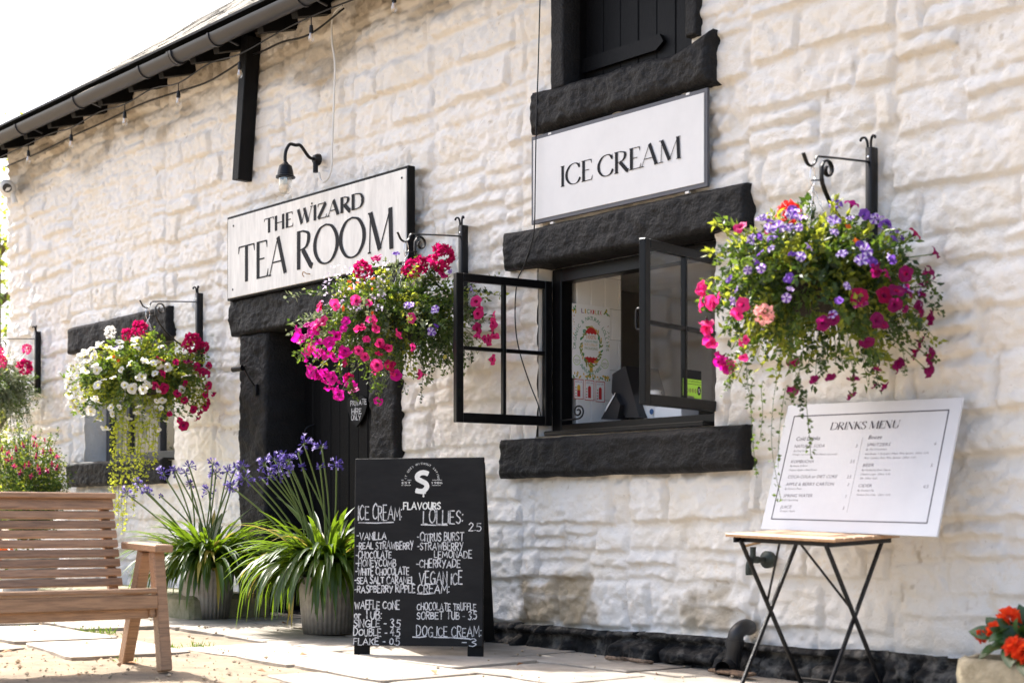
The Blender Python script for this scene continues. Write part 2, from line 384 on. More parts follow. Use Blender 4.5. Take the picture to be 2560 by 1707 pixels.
# roman capitals with contrast: T thick, t thin, v = curve swelling on its upright parts, s = serif
RM = {
'I': (.30, 'T .15,0 .15,1|s .15,0|s .15,1'), 'T': (.74, 'T .37,0 .37,1|t .02,.985 .72,.985|q .03,.99 0,.8|q .71,.99 .74,.8|s .37,0'),
'E': (.56, 'T .13,0 .13,1|t .13,.985 .52,.985|t .13,.52 .42,.52|t .13,.015 .55,.015|q .51,.99 .53,.80|q .54,.01 .58,.22|s .13,0|s .13,1'),
'A': (.84, 't .06,0 .42,1|T .42,1 .74,0|t .18,.34 .62,.34|s .06,0|s .74,0'), 'R': (.72, 'T .13,0 .13,1|t .13,.985 .3,.985|v .3,.985 .52,.9 .54,.72 .44,.56 .26,.5|t .13,.5 .28,.5|T .3,.5 .62,.06 .70,.01|s .13,0|s .13,1'),
'O': (1.0, 'v .5,1 .27,.93 .1,.72 .05,.5 .1,.28 .27,.07 .5,0 .73,.07 .9,.28 .95,.5 .9,.72 .73,.93 .5,1'),
'C': (.80, 'v .72,.78 .62,.94 .45,1 .24,.92 .09,.7 .05,.5 .09,.28 .24,.07 .45,0 .64,.07 .76,.26|q .72,.74 .73,.97'),
'M': (1.06, 't .12,0 .16,1|T .16,1 .5,.04|t .5,.04 .88,1|T .88,1 .92,0|s .12,0|s .92,0|s .13,1|s .90,1'), 'H': (.80, 'T .13,0 .13,1|T .67,0 .67,1|t .13,.5 .67,.5|s .13,0|s .13,1|s .67,0|s .67,1'),
'W': (1.08, 'T .06,1 .32,0|t .32,0 .54,.9|T .5,1 .76,0|t .76,0 1.02,1|s .06,1|s .5,1|s 1.02,1'), 'Z': (.66, 't .06,.98 .6,.98|T .58,.97 .06,.03|t .05,.02 .62,.02|q .06,.98 .04,.78|q .61,.02 .64,.24'),
'D': (.82, 'T .13,0 .13,1|t .13,.985 .36,.985|v .36,.985 .62,.9 .75,.66 .76,.5 .75,.34 .62,.1 .36,.015|t .13,.015 .36,.015|s .13,0|s .13,1'), 'N': (.82, 't .12,0 .12,1|T .12,1 .68,0|t .68,0 .68,1|s .12,0|s .10,1|s .68,1'),
'K': (.76, 'T .13,0 .13,1|t .60,1 .13,.42|T .28,.6 .66,0|s .13,0|s .13,1|s .6,1|s .68,0'), 'S': (.56, 'v .46,.82 .38,.96 .26,1 .1,.9 .08,.73 .2,.58 .36,.46 .48,.3 .44,.1 .26,0 .12,.06 .05,.2|q .46,.8 .47,.99|q .05,.24 .04,.01'),
'U': (.80, 'T .13,1 .13,.3|v .13,.3 .2,.08 .4,0 .58,.08 .67,.3|t .67,.3 .67,1|s .13,1|s .67,1'), ' ': (.28, '')}
def roman(mb, text, fr, x0, x1, y, h, thick, thin, ser=.10, slant=0.0, gap=.03, mi=0):
    tot = sum(RM[c][0]+gap for c in text)-gap; sx = (x1-x0)/tot/h; x = 0; k = 0
    for ch in text:
        for s in RM[ch][1].split('|'):
            if not s: continue
            kd, rest = s[0], s[1:]; p = [tuple(map(float, q.split(','))) for q in rest.split()]
            if kd == 's': p = [(p[0][0]-ser, p[0][1]+(.012 if p[0][1] < .5 else -.012)), (p[0][0]+ser, p[0][1]+(.012 if p[0][1] < .5 else -.012))]
            if kd == 'v': p = [(v.x, v.y) for v in smoothpts([(a, b, 0) for a, b in p], 6)]
            q = [(x0+((x+a)*sx+b*slant)*h, y+b*h) for a, b in p]
            if kd == 'T': w = thick*h*min(1.15, sx)
            elif kd == 'v':
                w = []
                for i in range(len(q)):
                    a = q[max(i-1, 0)]; b = q[min(i+1, len(q)-1)]; dx = b[0]-a[0]; dy = b[1]-a[1]; sn = abs(dy)/max(1e-9, math.hypot(dx, dy))
                    w.append((thin+(thick*1.08-thin)*sn**1.6)*h)
            elif kd == 'q': w = [thin*h*1.8, thin*h*.6]
            else: w = thin*h
            k += 1; ribbon(mb, q, w, fr, .0012+.00008*k, mi, ends=0)
        x += RM[ch][0]+gap
_tc = {}
def textmesh(s):
    if s not in _tc:
        cu = bpy.data.curves.new('text', 'FONT'); cu.body = s; cu.size = 1; cu.resolution_u = 2
        ob = bpy.data.objects.new('text', cu); col_link(ob)
        me = bpy.data.meshes.new_from_object(ob.evaluated_get(bpy.context.evaluated_depsgraph_get()))
        V = [(v.co.x, v.co.y) for v in me.vertices]; Fc = [tuple(p.vertices) for p in me.polygons]
        bpy.data.objects.remove(ob); bpy.data.curves.remove(cu); bpy.data.meshes.remove(me)
        _tc[s] = (V, Fc)
    return _tc[s]
def sans(mb, s, fr, x0, x1, y, h, off=.0008, shear=0.0, mi=0, rot=0, keep=False):
    V, Fc = textmesh(s)
    if not V: return
    o, ux, uy, n = fr; a = min(v[0] for v in V); b = max(v[0] for v in V); sy = h/.70
    sx = sy if keep else (x1-x0)/max(1e-6, b-a)
    mb.add([o+ux*(x0+(vx-a)*sx+vy*sy*shear)+uy*(y+vy*sy)+n*off for vx, vy in V], Fc, mi)
def arc_text(mb, s, fr, cx, cy, r, a0, a1, h, off=.0008, mi=0, inside=False):
    o, ux, uy, n = fr; k = len(s)
    for i, ch in enumerate(s):
        if ch == ' ': continue
        a = R(a0+(a1-a0)*i/max(1, k-1)); d = Vector((math.cos(a), math.sin(a)))
        up = -d if inside else d; rt = Vector((up.y, -up.x))
        V, Fc = textmesh(ch); wd = (min(v[0] for v in V)+max(v[0] for v in V))/2; sy = h/.70
        f2 = (o+ux*(cx+d.x*r)+uy*(cy+d.y*r), ux*rt.x+uy*rt.y, ux*up.x+uy*up.y, n)
        mb.add([f2[0]+f2[1]*((vx-wd)*sy)+f2[2]*(vy*sy)+n*off for vx, vy in V], Fc, mi)
def disc(mb, fr, cx, cy, rx, ry, off, mi=0, n=14, rot=0):
    o, ux, uy, nn = fr; vs = []
    for i in range(n):
        a = 2*math.pi*i/n; x = rx*math.cos(a); y = ry*math.sin(a)
        vs.append(o+ux*(cx+x*math.cos(rot)-y*math.sin(rot))+uy*(cy+x*math.sin(rot)+y*math.cos(rot))+nn*off)
    mb.add(vs, [tuple(range(n))], mi)
def rect(mb, fr, x0, y0, x1, y1, off, mi=0):
    o, ux, uy, n = fr
    mb.add([o+ux*x+uy*y+n*off for x, y in ((x0, y0), (x1, y0), (x1, y1), (x0, y1))], [(0, 1, 2, 3)], mi)
def border(mb, fr, x0, y0, x1, y1, w, off, mi=0):
    rect(mb, fr, x0, y0, x1, y0+w, off, mi); rect(mb, fr, x0, y1-w, x1, y1, off, mi)
    rect(mb, fr, x0, y0+w, x0+w, y1-w, off, mi); rect(mb, fr, x1-w, y0+w, x1, y1-w, off, mi)

# ------------------------------------------------------------------ the building
bld = thing('stone_building', 'whitewashed rubble stone building with black painted lintels, sills, door posts and plinth', 'building', (-10, 0, 0))
XR = -0.8; XL = wp(3, 600).x; ZT = 4.72
IW = (-7.47, -5.957, 1.335, 2.43)              # serving window opening x0,x1,z0,z1
DR = (-10.96, -8.94, -.4, 2.56)                # doorway with its posts and lintel
LW = (-13.98, -12.23, 1.34, 2.43)              # small window
LF = (wp(1413, 100).x, wp(1719, 60).x, 3.47, 4.9)
OPEN = (IW, DR, LW, LF)

def courses(seed, z0, z1, lo, hi):
    r = random.Random(seed); z = [z0]
    while z[-1] < z1: z.append(z[-1]+r.uniform(lo, hi))
    return np.array(z)
def stones(X, Z, seed=3, lo=.13, hi=.31, wl=.26, wh=.70, r0=.030, depth=.030, warp=1.0):
    xw = X+warp*(.10*fbm(X*1.3, Z*1.3, 1, 2)+.05*fbm(X*6, Z*6, 2, 2)+.022*fbm(X*17, Z*17, 3, 2)); zw = Z+warp*(.11*fbm(X*.5, Z*.7, 5, 2)+.05*fbm(X*4, Z*5, 6, 2)+.022*fbm(X*17, Z*17, 7, 2))
    bx = np.floor(xw/.95); fb = xw-bx*.95; dB = np.minimum(fb, .95-fb); zw = zw+(_h(bx, bx*0, seed+77)-.5)*.17*min(1, warp)
    zb = courses(seed, -1.2, 6.5, lo, hi); k = np.clip(np.searchsorted(zb, zw)-1, 0, len(zb)-2)
    h = np.zeros_like(X); sid = np.zeros_like(X)
    for c in np.unique(k):
        m = k == c; r = random.Random(seed*100+int(c)); xj = [-17.0]
        while xj[-1] < 2: xj.append(xj[-1]+r.uniform(wl, wh)*(.7+.6*(zb[c+1]-zb[c])/hi))
        xj = np.array(xj); x = xw[m]; z = zw[m]; j = np.clip(np.searchsorted(xj, x)-1, 0, len(xj)-2)
        dx = np.minimum(np.minimum(x-xj[j], xj[j+1]-x), dB[m] if warp > .3 else 9); a = zb[c]; b = zb[c+1]; lowz = np.full_like(z, a); hiz = np.full_like(z, b)
        hs = _h(j, np.full_like(j, int(c)), seed); split = hs < .32; mid = a+(b-a)*(.4+.2*_h(j, j, seed+5))
        up = z > mid; lowz = np.where(split & up, mid, lowz); hiz = np.where(split & ~up, mid, hiz)
        db = z-lowz; dt = hiz-z; ids = j*2.0+(split & up)+c*1000+(bx[m]*57 if warp > .3 else 0)
        rr = r0*(.7+.7*_h(j, j*3+int(c), seed+9))
        e = np.sqrt(np.maximum(1-dx/(rr*.9), 0)**2+np.maximum(1-db/(rr*.6), 0)**2+np.maximum(1-dt/(rr*2.2), 0)**2); p = np.clip(1-e, 0, 1); p = p*p*(3-2*p)
        q1 = _h(ids, ids*0+1, seed+1); q2 = _h(ids, ids*0+2, seed+2); q3 = _h(ids, ids*0+3, seed+3)
        cxm = (xj[j]+xj[j+1])/2; czm = (lowz+hiz)/2
        h[m] = p*depth*(.45+.9*q1)+p*((x-cxm)*(q2-.5)*.07+(z-czm)*(q3-.62)*.22); sid[m] = ids
    h += .03*fbm(X*2.0, Z*2.4, 11, 2)+.034*fbm(X*8, Z*9, 12, 3)+.03*np.abs(fbm(X*10+Z*4, Z*13-X*3, 14, 3))+.034*fbm(X*21, Z*24, 16, 2)
    return h, sid
def lines(a, b, st, keys):
    ks = sorted(set([a, b]+[k for k in keys if a < k < b])); out = []
    for p, q in zip(ks[:-1], ks[1:]): out.extend(np.linspace(p, q, max(2, int(math.ceil((q-p)/st))+1))[:-1])
    return np.array(out+[b])
def npmesh(name, co, quads, mat, parent, attrs=None, smooth=True):
    me = bpy.data.meshes.new(name); n = len(co); f = len(quads)
    me.vertices.add(n); me.vertices.foreach_set('co', np.asarray(co, np.float32).ravel())
    me.loops.add(f*4); me.loops.foreach_set('vertex_index', np.asarray(quads, np.int32).ravel())
    me.polygons.add(f); me.polygons.foreach_set('loop_start', np.arange(0, f*4, 4, dtype=np.int32))
    try: me.polygons.foreach_set('loop_total', np.full(f, 4, np.int32))
    except Exception: pass
    me.materials.append(mat)
    me.update(calc_edges=True); me.validate()
    if smooth: me.polygons.foreach_set('use_smooth', np.ones(len(me.polygons), bool))
    for k, a in (attrs or {}).items():
        at = me.attributes.new(k, 'FLOAT', 'POINT'); at.data.foreach_set('value', np.asarray(a, np.float32).ravel())
    o = bpy.data.objects.new(name, me); col_link(o)
    if parent is not None: o.parent = parent
    return o
def local(co, root):
    m = np.array(MX[root.name].inverted()); return co @ m[:3, :3].T + m[:3, 3]
xs = lines(XL, XR, .0130, [k for o in OPEN for k in o[:2]]); zs = lines(-.25, ZT, .0110, [k for o in OPEN for k in o[2:]])
X, Z = np.meshgrid(xs, zs)
hA, idA = stones(X, Z, 3); hB, idB = stones(X, Z, 8, .085, .098, .20, .26, .020, .012, .15)
def sstep(a, b, x): t = np.clip((x-a)/(b-a), 0, 1); return t*t*(3-2*t)
brick = sstep(0, .06, X+14.05)*sstep(0, .06, -12.55-X)*sstep(0, .05, Z-3.25)*sstep(0, .06, 4.15-Z)
hh = hA*(1-brick)+(hB*1.0+.012)*brick
calm = np.ones_like(X)                          # smoother old render towards the right end and in places
calm *= 1-.45*sstep(.45, .7, vn(X*.8, Z*.9, 31))*sstep(-5.4, -4.6, X)*(Z < 1.6)
hh = hh*calm+.012*(1-calm)
edge = np.full_like(X, 9.0)
for a in OPEN:
    ddx = np.maximum(np.maximum(a[0]-X, X-a[1]), 0); ddz = np.maximum(np.maximum(a[2]-Z, Z-a[3]), 0); edge = np.minimum(edge, np.hypot(ddx, ddz))
es = sstep(0, .10, edge); hh = hh*(.35+.65*es)
corner = sstep(0, .14, X-XL)
for fx, fz0, fz1, fw in ((-14.967, 2.1, 2.8, .06), (-11.732, 2.1, 2.8, .06), (-8.184, 2.15, 2.85, .06), (-4.863, 2.05, 2.78, .06), (-10.87, 3.5, 4.7, .17), (-9.918, 3.35, 3.6, .08)):   # flattened where fittings are fixed
    fm = sstep(fw+.05, fw, np.abs(X-fx))*sstep(fz0-.05, fz0, Z)*sstep(fz1+.05, fz1, Z); hh = hh*(1-fm)+np.minimum(hh, .03)*fm
for bx0, bx1, bz0, bz1 in ((-7.72, -5.66, 2.41, 2.66), (-7.74, -5.65, 1.07, 1.33), (-7.46, -5.91, 3.24, 3.56), (-7.40, -5.96, 3.5, 4.7), (-14.2, -12.2, 2.4, 2.67), (-14.18, -12.27, 1.13, 1.37), (-11.13, -8.8, 2.3, 2.6), (-11.02, -8.89, -.2, 2.3)):
    bd_ = np.hypot(np.maximum(np.maximum(bx0-X, X-bx1), 0), np.maximum(np.maximum(bz0-Z, Z-bz1), 0)); fm = sstep(.13, .02, bd_); hh = hh*(1-fm)+np.minimum(hh, .032+.25*hh)*fm
Y = .045-hh*1.0+(1-corner)**2*.10
def blob(px0, py0, px1, py1, soft=.06):
    a = wp(px0, py1); b = wp(px1, py0)
    d = np.maximum(np.maximum(a.x-X, X-b.x), np.maximum(a.z-Z, Z-b.z))+.10*fbm(X*7, Z*7, 41, 3)*1.6
    return np.clip(.5-d/soft, 0, 1)
bare = .95*np.maximum.reduce([blob(1292, 1455, 1460, 1490), blob(1296, 1490, 1458, 1556), blob(1465, 1512, 1495, 1565)*.8, blob(1712, 1478, 1805, 1510)*.8, blob(1700, 1512, 1822, 1580)*.85, blob(1850, 1558, 1885, 1610, .04)*.9])
gr = sstep(4.13, 4.34, Z+.5*fbm(X*1.6, Z*2.4, 51, 4)+.05*np.sin(X*3))*(.32+.48*sstep(.35, .6, vn(X*5, Z*9, 53)))  # uneven browner band along the wall top, with a wavy lower edge
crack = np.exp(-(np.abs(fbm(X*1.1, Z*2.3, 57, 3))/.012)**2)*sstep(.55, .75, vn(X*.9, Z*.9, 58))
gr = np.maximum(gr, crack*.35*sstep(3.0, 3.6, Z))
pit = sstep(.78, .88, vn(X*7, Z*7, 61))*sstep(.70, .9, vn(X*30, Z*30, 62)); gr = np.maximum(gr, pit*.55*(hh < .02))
co = np.stack([X, Y, Z], -1).reshape(-1, 3)
nz, nx = X.shape; I = np.arange(nz*nx).reshape(nz, nx)
xc = (xs[:-1]+xs[1:])/2; zc = (zs[:-1]+zs[1:])/2; keep = np.ones((nz-1, nx-1), bool)
for a in OPEN: keep &= ~((xc[None, :] > a[0]) & (xc[None, :] < a[1]) & (zc[:, None] > a[2]) & (zc[:, None] < a[3]))
q = np.stack([I[:-1, :-1], I[:-1, 1:], I[1:, 1:], I[1:, :-1]], -1)[keep]
npmesh('stone_wall', local(co, bld), q, M['wall'], bld, dict(bare=bare, brown_tone=gr))
# the gable end round the left corner and the far end
mb = MB()
mb.add([(XL, .10, -.2), (XL, .10, ZT), (XL, 6, ZT), (XL, 6, -.2)], [(0, 1, 2, 3)]); mb.build('end_wall', M['wall'], bld); mb = MB(); mb.add([(XR, .02, -.2), (XR, .02, ZT), (XR, 6, ZT), (XR, 6, -.2)], [(3, 2, 1, 0)])
mb.build('end_wall', M['wall'], bld)

def rough_block(mb, x0, x1, z0, z1, yf, yb, seed, amp=.026, rnd=.03, st=.012, edge_amp=.010, fx=None, ux=1.0, top=None):
    n = max(4, int((x1-x0)/st)); m = max(4, int((z1-z0)/st)); u = np.linspace(0, 1, n+1); w = np.linspace(0, 1, m+1)
    U, W = np.meshgrid(u, w); x = x0+U*(x1-x0); z = z0+W*(z1-z0)
    ex = fbm(z*5+seed, z*0+seed, seed, 3)*edge_amp*2; ez = fbm(x*4+seed, x*0+3.3, seed+1, 3)*edge_amp*2; ez2 = fbm(x*4+9+seed, x*0+7.3, seed+2, 3)*edge_amp*2
    x = x+ex*(np.abs(U-.5)*2)**2; z = z+ez*W**2+ez2*(1-W)**2
    if top is not None: z = z+W**2*top(x)
    d = np.minimum(np.minimum(U, 1-U)*(x1-x0), np.minimum(W, 1-W)*(z1-z0)); r = np.clip(1-d/rnd, 0, 1)
    y = yf+rnd*.9*r**2-amp*(fbm(x*3.5, z*4, seed+5, 2)*1.2+fbm(x*9, z*9, seed+6, 3)+1.1*np.abs(fbm(x*14+z*10, z*20-x*6, seed+7, 3)))
    vs = np.stack([x, y, z], -1).reshape(-1, 3).tolist(); I = lambda i, j: i*(n+1)+j
    fs = [(I(i, j), I(i, j+1), I(i+1, j+1), I(i+1, j)) for i in range(m) for j in range(n)]
    ring = [I(0, j) for j in range(n+1)]+[I(i, n) for i in range(1, m+1)]+[I(m, j) for j in range(n-1, -1, -1)]+[I(i, 0) for i in range(m-1, 0, -1)]
    b = len(vs); vs += [(vs[i][0], yb, vs[i][2]) for i in ring]; k = len(ring)
    fs += [(ring[i], b+i, b+(i+1) % k, ring[(i+1) % k]) for i in range(k)]
    mb.add(vs, fs)
def block(name, *a, mat='black_stone', **k):
    mb = MB(); rough_block(mb, *a, **k); return mb.build(name, M[mat], bld, smooth=True, ang=65)
# serving window: lintel and sill
block('lintel', -7.715, -5.665, 2.415, 2.655, -.055, .16, 21, rnd=.03, top=lambda x: .0*x)
block('sill', -7.735, -5.655, 1.075, 1.325, -.075, .13, 22, rnd=.04)
# loft door: sill and painted jambs
def loft_top(x): return np.interp(x, [-7.46, -7.2, -6.5, -6.2, -6.02, -5.91], [.02, .0, .0, -.02, .03, .06])
block('sill', -7.455, -5.912, 3.25, 3.50, -.06, .2, 23, rnd=.05, amp=.035, top=loft_top)
block('loft_jamb', wp(1381, 100).x, LF[0]+.005, 3.50, 4.72, -.018, .12, 24, amp=.008, rnd=.008, edge_amp=.006)
block('loft_jamb', LF[1]-.005, wp(1746, 60).x, 3.56, 4.72, -.018, .12, 25, amp=.008, rnd=.008, edge_amp=.006)
# small window
block('lintel', -14.2, -12.2, 2.41, 2.665, -.05, .16, 26)
block('sill', -14.175, -12.27, 1.135, 1.365, -.06, .14, 27)
# doorway
block('lintel', -11.125, -8.80, 2.30, 2.60, -.07, .35, 28, amp=.03)
block('door_post', -11.02, -10.60, -.1, 2.30, -.04, .35, 29, amp=.03, edge_amp=.014)
block('door_post', -9.22, -8.89, -.1, 2.30, -.04, .35, 30, amp=.03, edge_amp=.014)
# plinth
xp = np.linspace(XL, XR, 1500); zp = np.linspace(0, 1, 40); XP, WP_ = np.meshgrid(xp, zp)
topz = .15+.05*fbm(XP*1.7, XP*0, 71, 3)+np.where(XP < -10.5, .06, 0); botz = -.45; ZP = botz+(topz-botz)*WP_
hp, idp = stones(XP, ZP, 15, .30, .34, .22, .55, .03, .05, .6)
YP = .0-.045*np.minimum(1, (1-WP_)*16+.2)-hp*1.7
cop = np.stack([XP, YP, ZP], -1).reshape(-1, 3); Ip = np.arange(XP.size).reshape(XP.shape)
kp = ~((xp[:-1] > -10.98) & (xp[:-1] < -8.92))
qp = np.stack([Ip[:-1, :-1], Ip[:-1, 1:], Ip[1:, 1:], Ip[1:, :-1]], -1)[:, kp].reshape(-1, 4)
npmesh('plinth', local(cop, bld), qp, M['plinth'], bld)
# reveals (white render inside the openings)
mb = MB()
def reveal(mb, o, d, top=False):
    x0, x1, z0, z1 = o
    mb.add([(x0, .045, z0), (x0, d, z0), (x0, d, z1), (x0, .045, z1)], [(0, 1, 2, 3)]); mb.add([(x1, .045, z0), (x1, d, z0), (x1, d, z1), (x1, .045, z1)], [(3, 2, 1, 0)])
    mb.add([(x0, .0, z0), (x1, .0, z0), (x1, d, z0), (x0, d, z0)], [(0, 1, 2, 3)]); mb.add([(x0, .0, z1), (x1, .0, z1), (x1, d, z1), (x0, d, z1)], [(3, 2, 1, 0)])
reveal(mb, IW, .26); mb.build('window_reveal', M['wall'], bld)
mb = MB(); reveal(mb, LW, .3); mb.build('window_reveal', M['wall'], bld)
mb = MB(); reveal(mb, LF, .5); mb.build('loft_reveal', M['black_wood'], bld)
# door: vertical boards
mb = MB(); x = -10.60; k = 0
while x < -9.215:
    mb.bev((x+.062, .335+(.003 if k % 2 else 0), 1.1), (.122, .04, 2.5), .006); x += .125; k += 1
door = mb.build('door', M['black_wood'], bld)
mb = MB(); hp0 = onplane(786, 1062, Vector((0, .31, 0)), Vector((0, 1, 0))); hp1 = onplane(786, 1096, Vector((0, .31, 0)), Vector((0, 1, 0)))
mb.tube(smoothpts([hp0, hp0+Vector((-.02, -.05, -.02)), (hp0+hp1)/2+Vector((-.03, -.07, 0)), hp1+Vector((-.02, -.05, .02)), hp1]), .008); mb.build('door_handle', M['iron'], door, smooth=True)
mb = MB(); mb.box((-9.9, .3, -.02), (1.5, .5, .24)); mb.build('door_step', M['plinth'], bld)
# loft shutter
mb = MB(); x = LF[0]; k = 0; yS = .17
while x < LF[1]:
    mb.bev((x+.077, yS+.02+(.002 if k % 2 else 0), 4.2), (.152, .03, 1.6), .005); x += .155; k += 1
sh = mb.build('loft_shutter', M['black_wood'], bld)
mb = MB(); s0 = onplane(1463, 168, Vector((0, yS, 0)), Vector((0, 1, 0))); s1 = onplane(1665, 103, Vector((0, yS, 0)), Vector((0, 1, 0))); zc_ = (s0.z+s1.z)/2
mb.prism([(s0.x, zc_-.045), (s1.x-.06, zc_-.045), (s1.x, zc_-.005), (s1.x-.03, zc_+.045), (s0.x, zc_+.045)], (Vector((0, yS, 0)), Vector((1, 0, 0)), Vector((0, 0, 1)), Vector((0, -1, 0))), .0, .025); mb.build('shutter_ledge', M['black_wood'], sh)
# serving window frame
def rectframe(mb, x0, x1, z0, z1, y0, y1, w, wb=None):
    wb = wb or w; yc = (y0+y1)/2; d = y1-y0
    mb.bev((x0+w/2, yc, (z0+z1)/2), (w, d, z1-z0)); mb.bev((x1-w/2, yc, (z0+z1)/2), (w, d, z1-z0))
    mb.bev(((x0+x1)/2, yc, z1-w/2), (x1-x0-2*w, d-.004, w)); mb.bev(((x0+x1)/2, yc, z0+wb/2), (x1-x0-2*w, d-.004, wb))
mb = MB(); rectframe(mb, IW[0]+.03, IW[1]+.0, 1.345, 2.405, .135, .235, .085, .07)
mb.bev((-6.70, .075, 1.352), (1.36, .14, .03), .006)
fr_ = mb.build('window_frame', M['black_gloss'], bld)
mb = MB(); p = onplane(1432, 1050, Vector((0, .10, 0)), Vector((0, 1, 0))); spi = []
for i in range(26):
    a = i/25*2*math.pi*1.6; r_ = .045*(1-i/25*.78); spi.append(p+Vector((.10+r_*math.sin(a)*1.2-.03, -.02, .05-r_*math.cos(a))))
mb.tube([p+Vector((-.09, -.02, 0))]+spi, .006, 6); mb.build('window_stay', M['iron'], fr_, smooth=True)
def casement(hx, hy, ox, oy, z0, z1, side):
    a = Vector((hx, hy, 0)); b = Vector((ox, oy, 0)); ux = (b-a).normalized(); W = (b-a).length; n = Vector((ux.y, -ux.x, 0))
    rot = Matrix((ux, n, Vector((0, 0, 1)))).transposed(); mb = MB()
    def bar(u0, u1, w0, w1, d=.042): mb.bev(a+ux*(u0+u1)/2+Vector((0, 0, (w0+w1)/2)), (u1-u0, d, w1-w0), .004, rot)
    st = .052; bar(0, st, z0, z1); bar(W-st, W, z0, z1); bar(st, W-st, z1-.05, z1, .040); bar(st, W-st, z0, z0+.06, .040)
    cz = (z0+z1)/2+.0; bar(W/2-.012, W/2+.012, z0+.06, z1-.05, .034); bar(st, W/2-.012, cz-.012, cz+.012, .034); bar(W/2+.012, W-st, cz-.012, cz+.012, .034)
    c = mb.build('casement', M['black_gloss'], bld)
    mb = MB()
    for (u0, u1) in ((st, W/2-.012), (W/2+.012, W-st)):
        for (w0, w1) in ((z0+.06, cz-.012), (cz+.012, z1-.05)):
            rect(mb, (a, ux, Vector((0, 0, 1)), n), u0-.002, w0-.002, u1+.002, w1+.002, 0)
    mb.build('pane', M['glass'], c)
    mb = MB(); hpz = (z0+z1)/2+.02; hb = a+ux*(W-.026)+Vector((0, 0, hpz))+n*(.024*side)
    mb.tube(smoothpts([hb+Vector((0, 0, .05)), hb+n*.03*side+Vector((0, 0, .045)), hb+n*.03*side-Vector((0, 0, .05)), hb-Vector((0, 0, .055))]), .007, 6); mb.build('casement_handle', M['iron'], c, smooth=True)
    return a, ux, n, W
casement(-7.43, .112, -7.534, -.587, 1.408, 2.328, 1)
cA, cU, cN, cW = casement(-5.985, .135, -5.855, -.655, 1.415, 2.30, 1)
# small window joinery
mb = MB(); rectframe(mb, LW[0]+.12, LW[1]-.03, 1.36, 2.41, .20, .27, .07, .08)
for xx in (-13.42, -12.82): mb.bev((xx, .235, 1.88), (.05, .06, .92))
mb.bev((-13.1, .235, 1.92), (1.5, .045, .03)); f2 = mb.build('window_frame', pbr('grey_black_frame', (.035, .037, .042), .4, var=.1), bld)
mb = MB(); rect(mb, (Vector((0, .24, 0)), Vector((1, 0, 0)), Vector((0, 0, 1)), Vector((0, -1, 0))), -13.85, 1.40, -12.3, 2.36, 0); mb.build('pane', M['glass'], f2)
mb = MB(); mb.box((-13.1, .9, 1.9), (1.75, .02, 1.5)); mb.build('room_backing', pbr('dark_interior', (.03, .03, .035), .8), bld)
# eaves: rafters, soffit, gutter, roof
z1_ = 2.735
mb = MB(); mb.box(((XL+XR)/2, -.10, ZT+.02), (XR-XL+.3, .44, .02)); mb.build('soffit', M['black_wood'], bld)
RP = [(115, 1020), (275, 930), (440, 865), (605, 785), (790, 705), (1000, 615), (1210, 535), (1430, 455), (1590, 370), (1895, 215), (2130, 100)]
rx = [wp(a/z1_, b/z1_, .15).x for a, b in RP]; rx = [XL-.0]+rx
while rx[-1] < XR-.6: rx.append(rx[-1]+.56)
for i, x in enumerate(rx):
    mb = MB(); mb.beam((x, -.31, ZT-.175+.02), (x, .12, ZT-.05+.02), .085, .12, b=.004); mb.build('rafter', M['black_wood'], bld)
g0 = wp(3, 351, .34); g1 = wp(725, 10, .34); gzz = (g0.z+g1.z)/2; GY = -.36; GR = .076
mb = MB(); n = 15; ang = [math.pi+math.pi*i/(n-1) for i in range(n)]
prof = [(GR*math.cos(a), GR*math.sin(a)*1.05) for a in ang]+[(GR*.9*math.cos(a), GR*.9*math.sin(a)*1.05) for a in ang[::-1]]
vs = []; fs = []; gx = [XL-.35, XR]; m_ = len(prof)
for x in gx: vs += [(x, GY+a, gzz+b+.02) for a, b in prof]
fs = [(i, (i+1) % m_, m_+(i+1) % m_, m_+i) for i in range(m_)]+[tuple(range(m_))[::-1], tuple(range(m_, 2*m_))]
mb.add(vs, fs); gut = mb.build('gutter', M['gutter'], bld, smooth=True, ang=40)
def gclip(x, w=.022, ex=.010):
    mb = MB(); pr = [((GR+ex)*math.cos(a), (GR+ex)*math.sin(a)*1.05) for a in ang]+[((GR-.002)*math.cos(a), (GR-.002)*math.sin(a)*1.05) for a in ang[::-1]]
    vs = []
    for xx in (x-w/2, x+w/2): vs += [(xx, GY+a, gzz+b+.02) for a, b in pr]
    k = len(pr); mb.add(vs, [(i, (i+1) % k, k+(i+1) % k, k+i) for i in range(k)]+[tuple(range(k))[::-1], tuple(range(k, 2*k))])
    mb.beam((x, GY+GR, gzz+.01), (x, -.16, gzz-.02), w, .012)
    mb.build('gutter_bracket', M['gutter'], gut, smooth=True, ang=40)
for a, b in ((155, 910), (550, 715), (1000, 505), (1480, 270), (2080, 0)): gclip(wp(a/z1_, b/z1_, .36).x)
for x in (wp(1215/z1_, 390/z1_, .36).x-.02, wp(1215/z1_, 390/z1_, .36).x+.02): gclip(x, .03, .014)
for i in range(7): gclip(-7.2+i*.95)
mb = MB(); r2 = random.Random(5)
for row in range(26):
    x = XL-.32-r2.uniform(0, .2); yb = -.34+row*.22; zb_ = gzz+.05+row*.155
    while x < XR:
        w = r2.uniform(.22, .42); jy = r2.uniform(-.02, .02); th = r2.uniform(.014, .03); rot = Matrix.Rotation(R(35+r2.uniform(-2, 2)), 3, 'X')
        mb.bev((x+w/2, yb+.16+jy, zb_+.10+r2.uniform(0, .012)), (w-.008, .40, th), .004, rot); x += w
mb.build('roof', M['slate'], bld)
mb = MB(); mb.box(((XL+XR)/2, 3.0, ZT+.06), (XR-XL, 5.9, .04)); mb.build('loft_floor', M['black_wood'], bld)
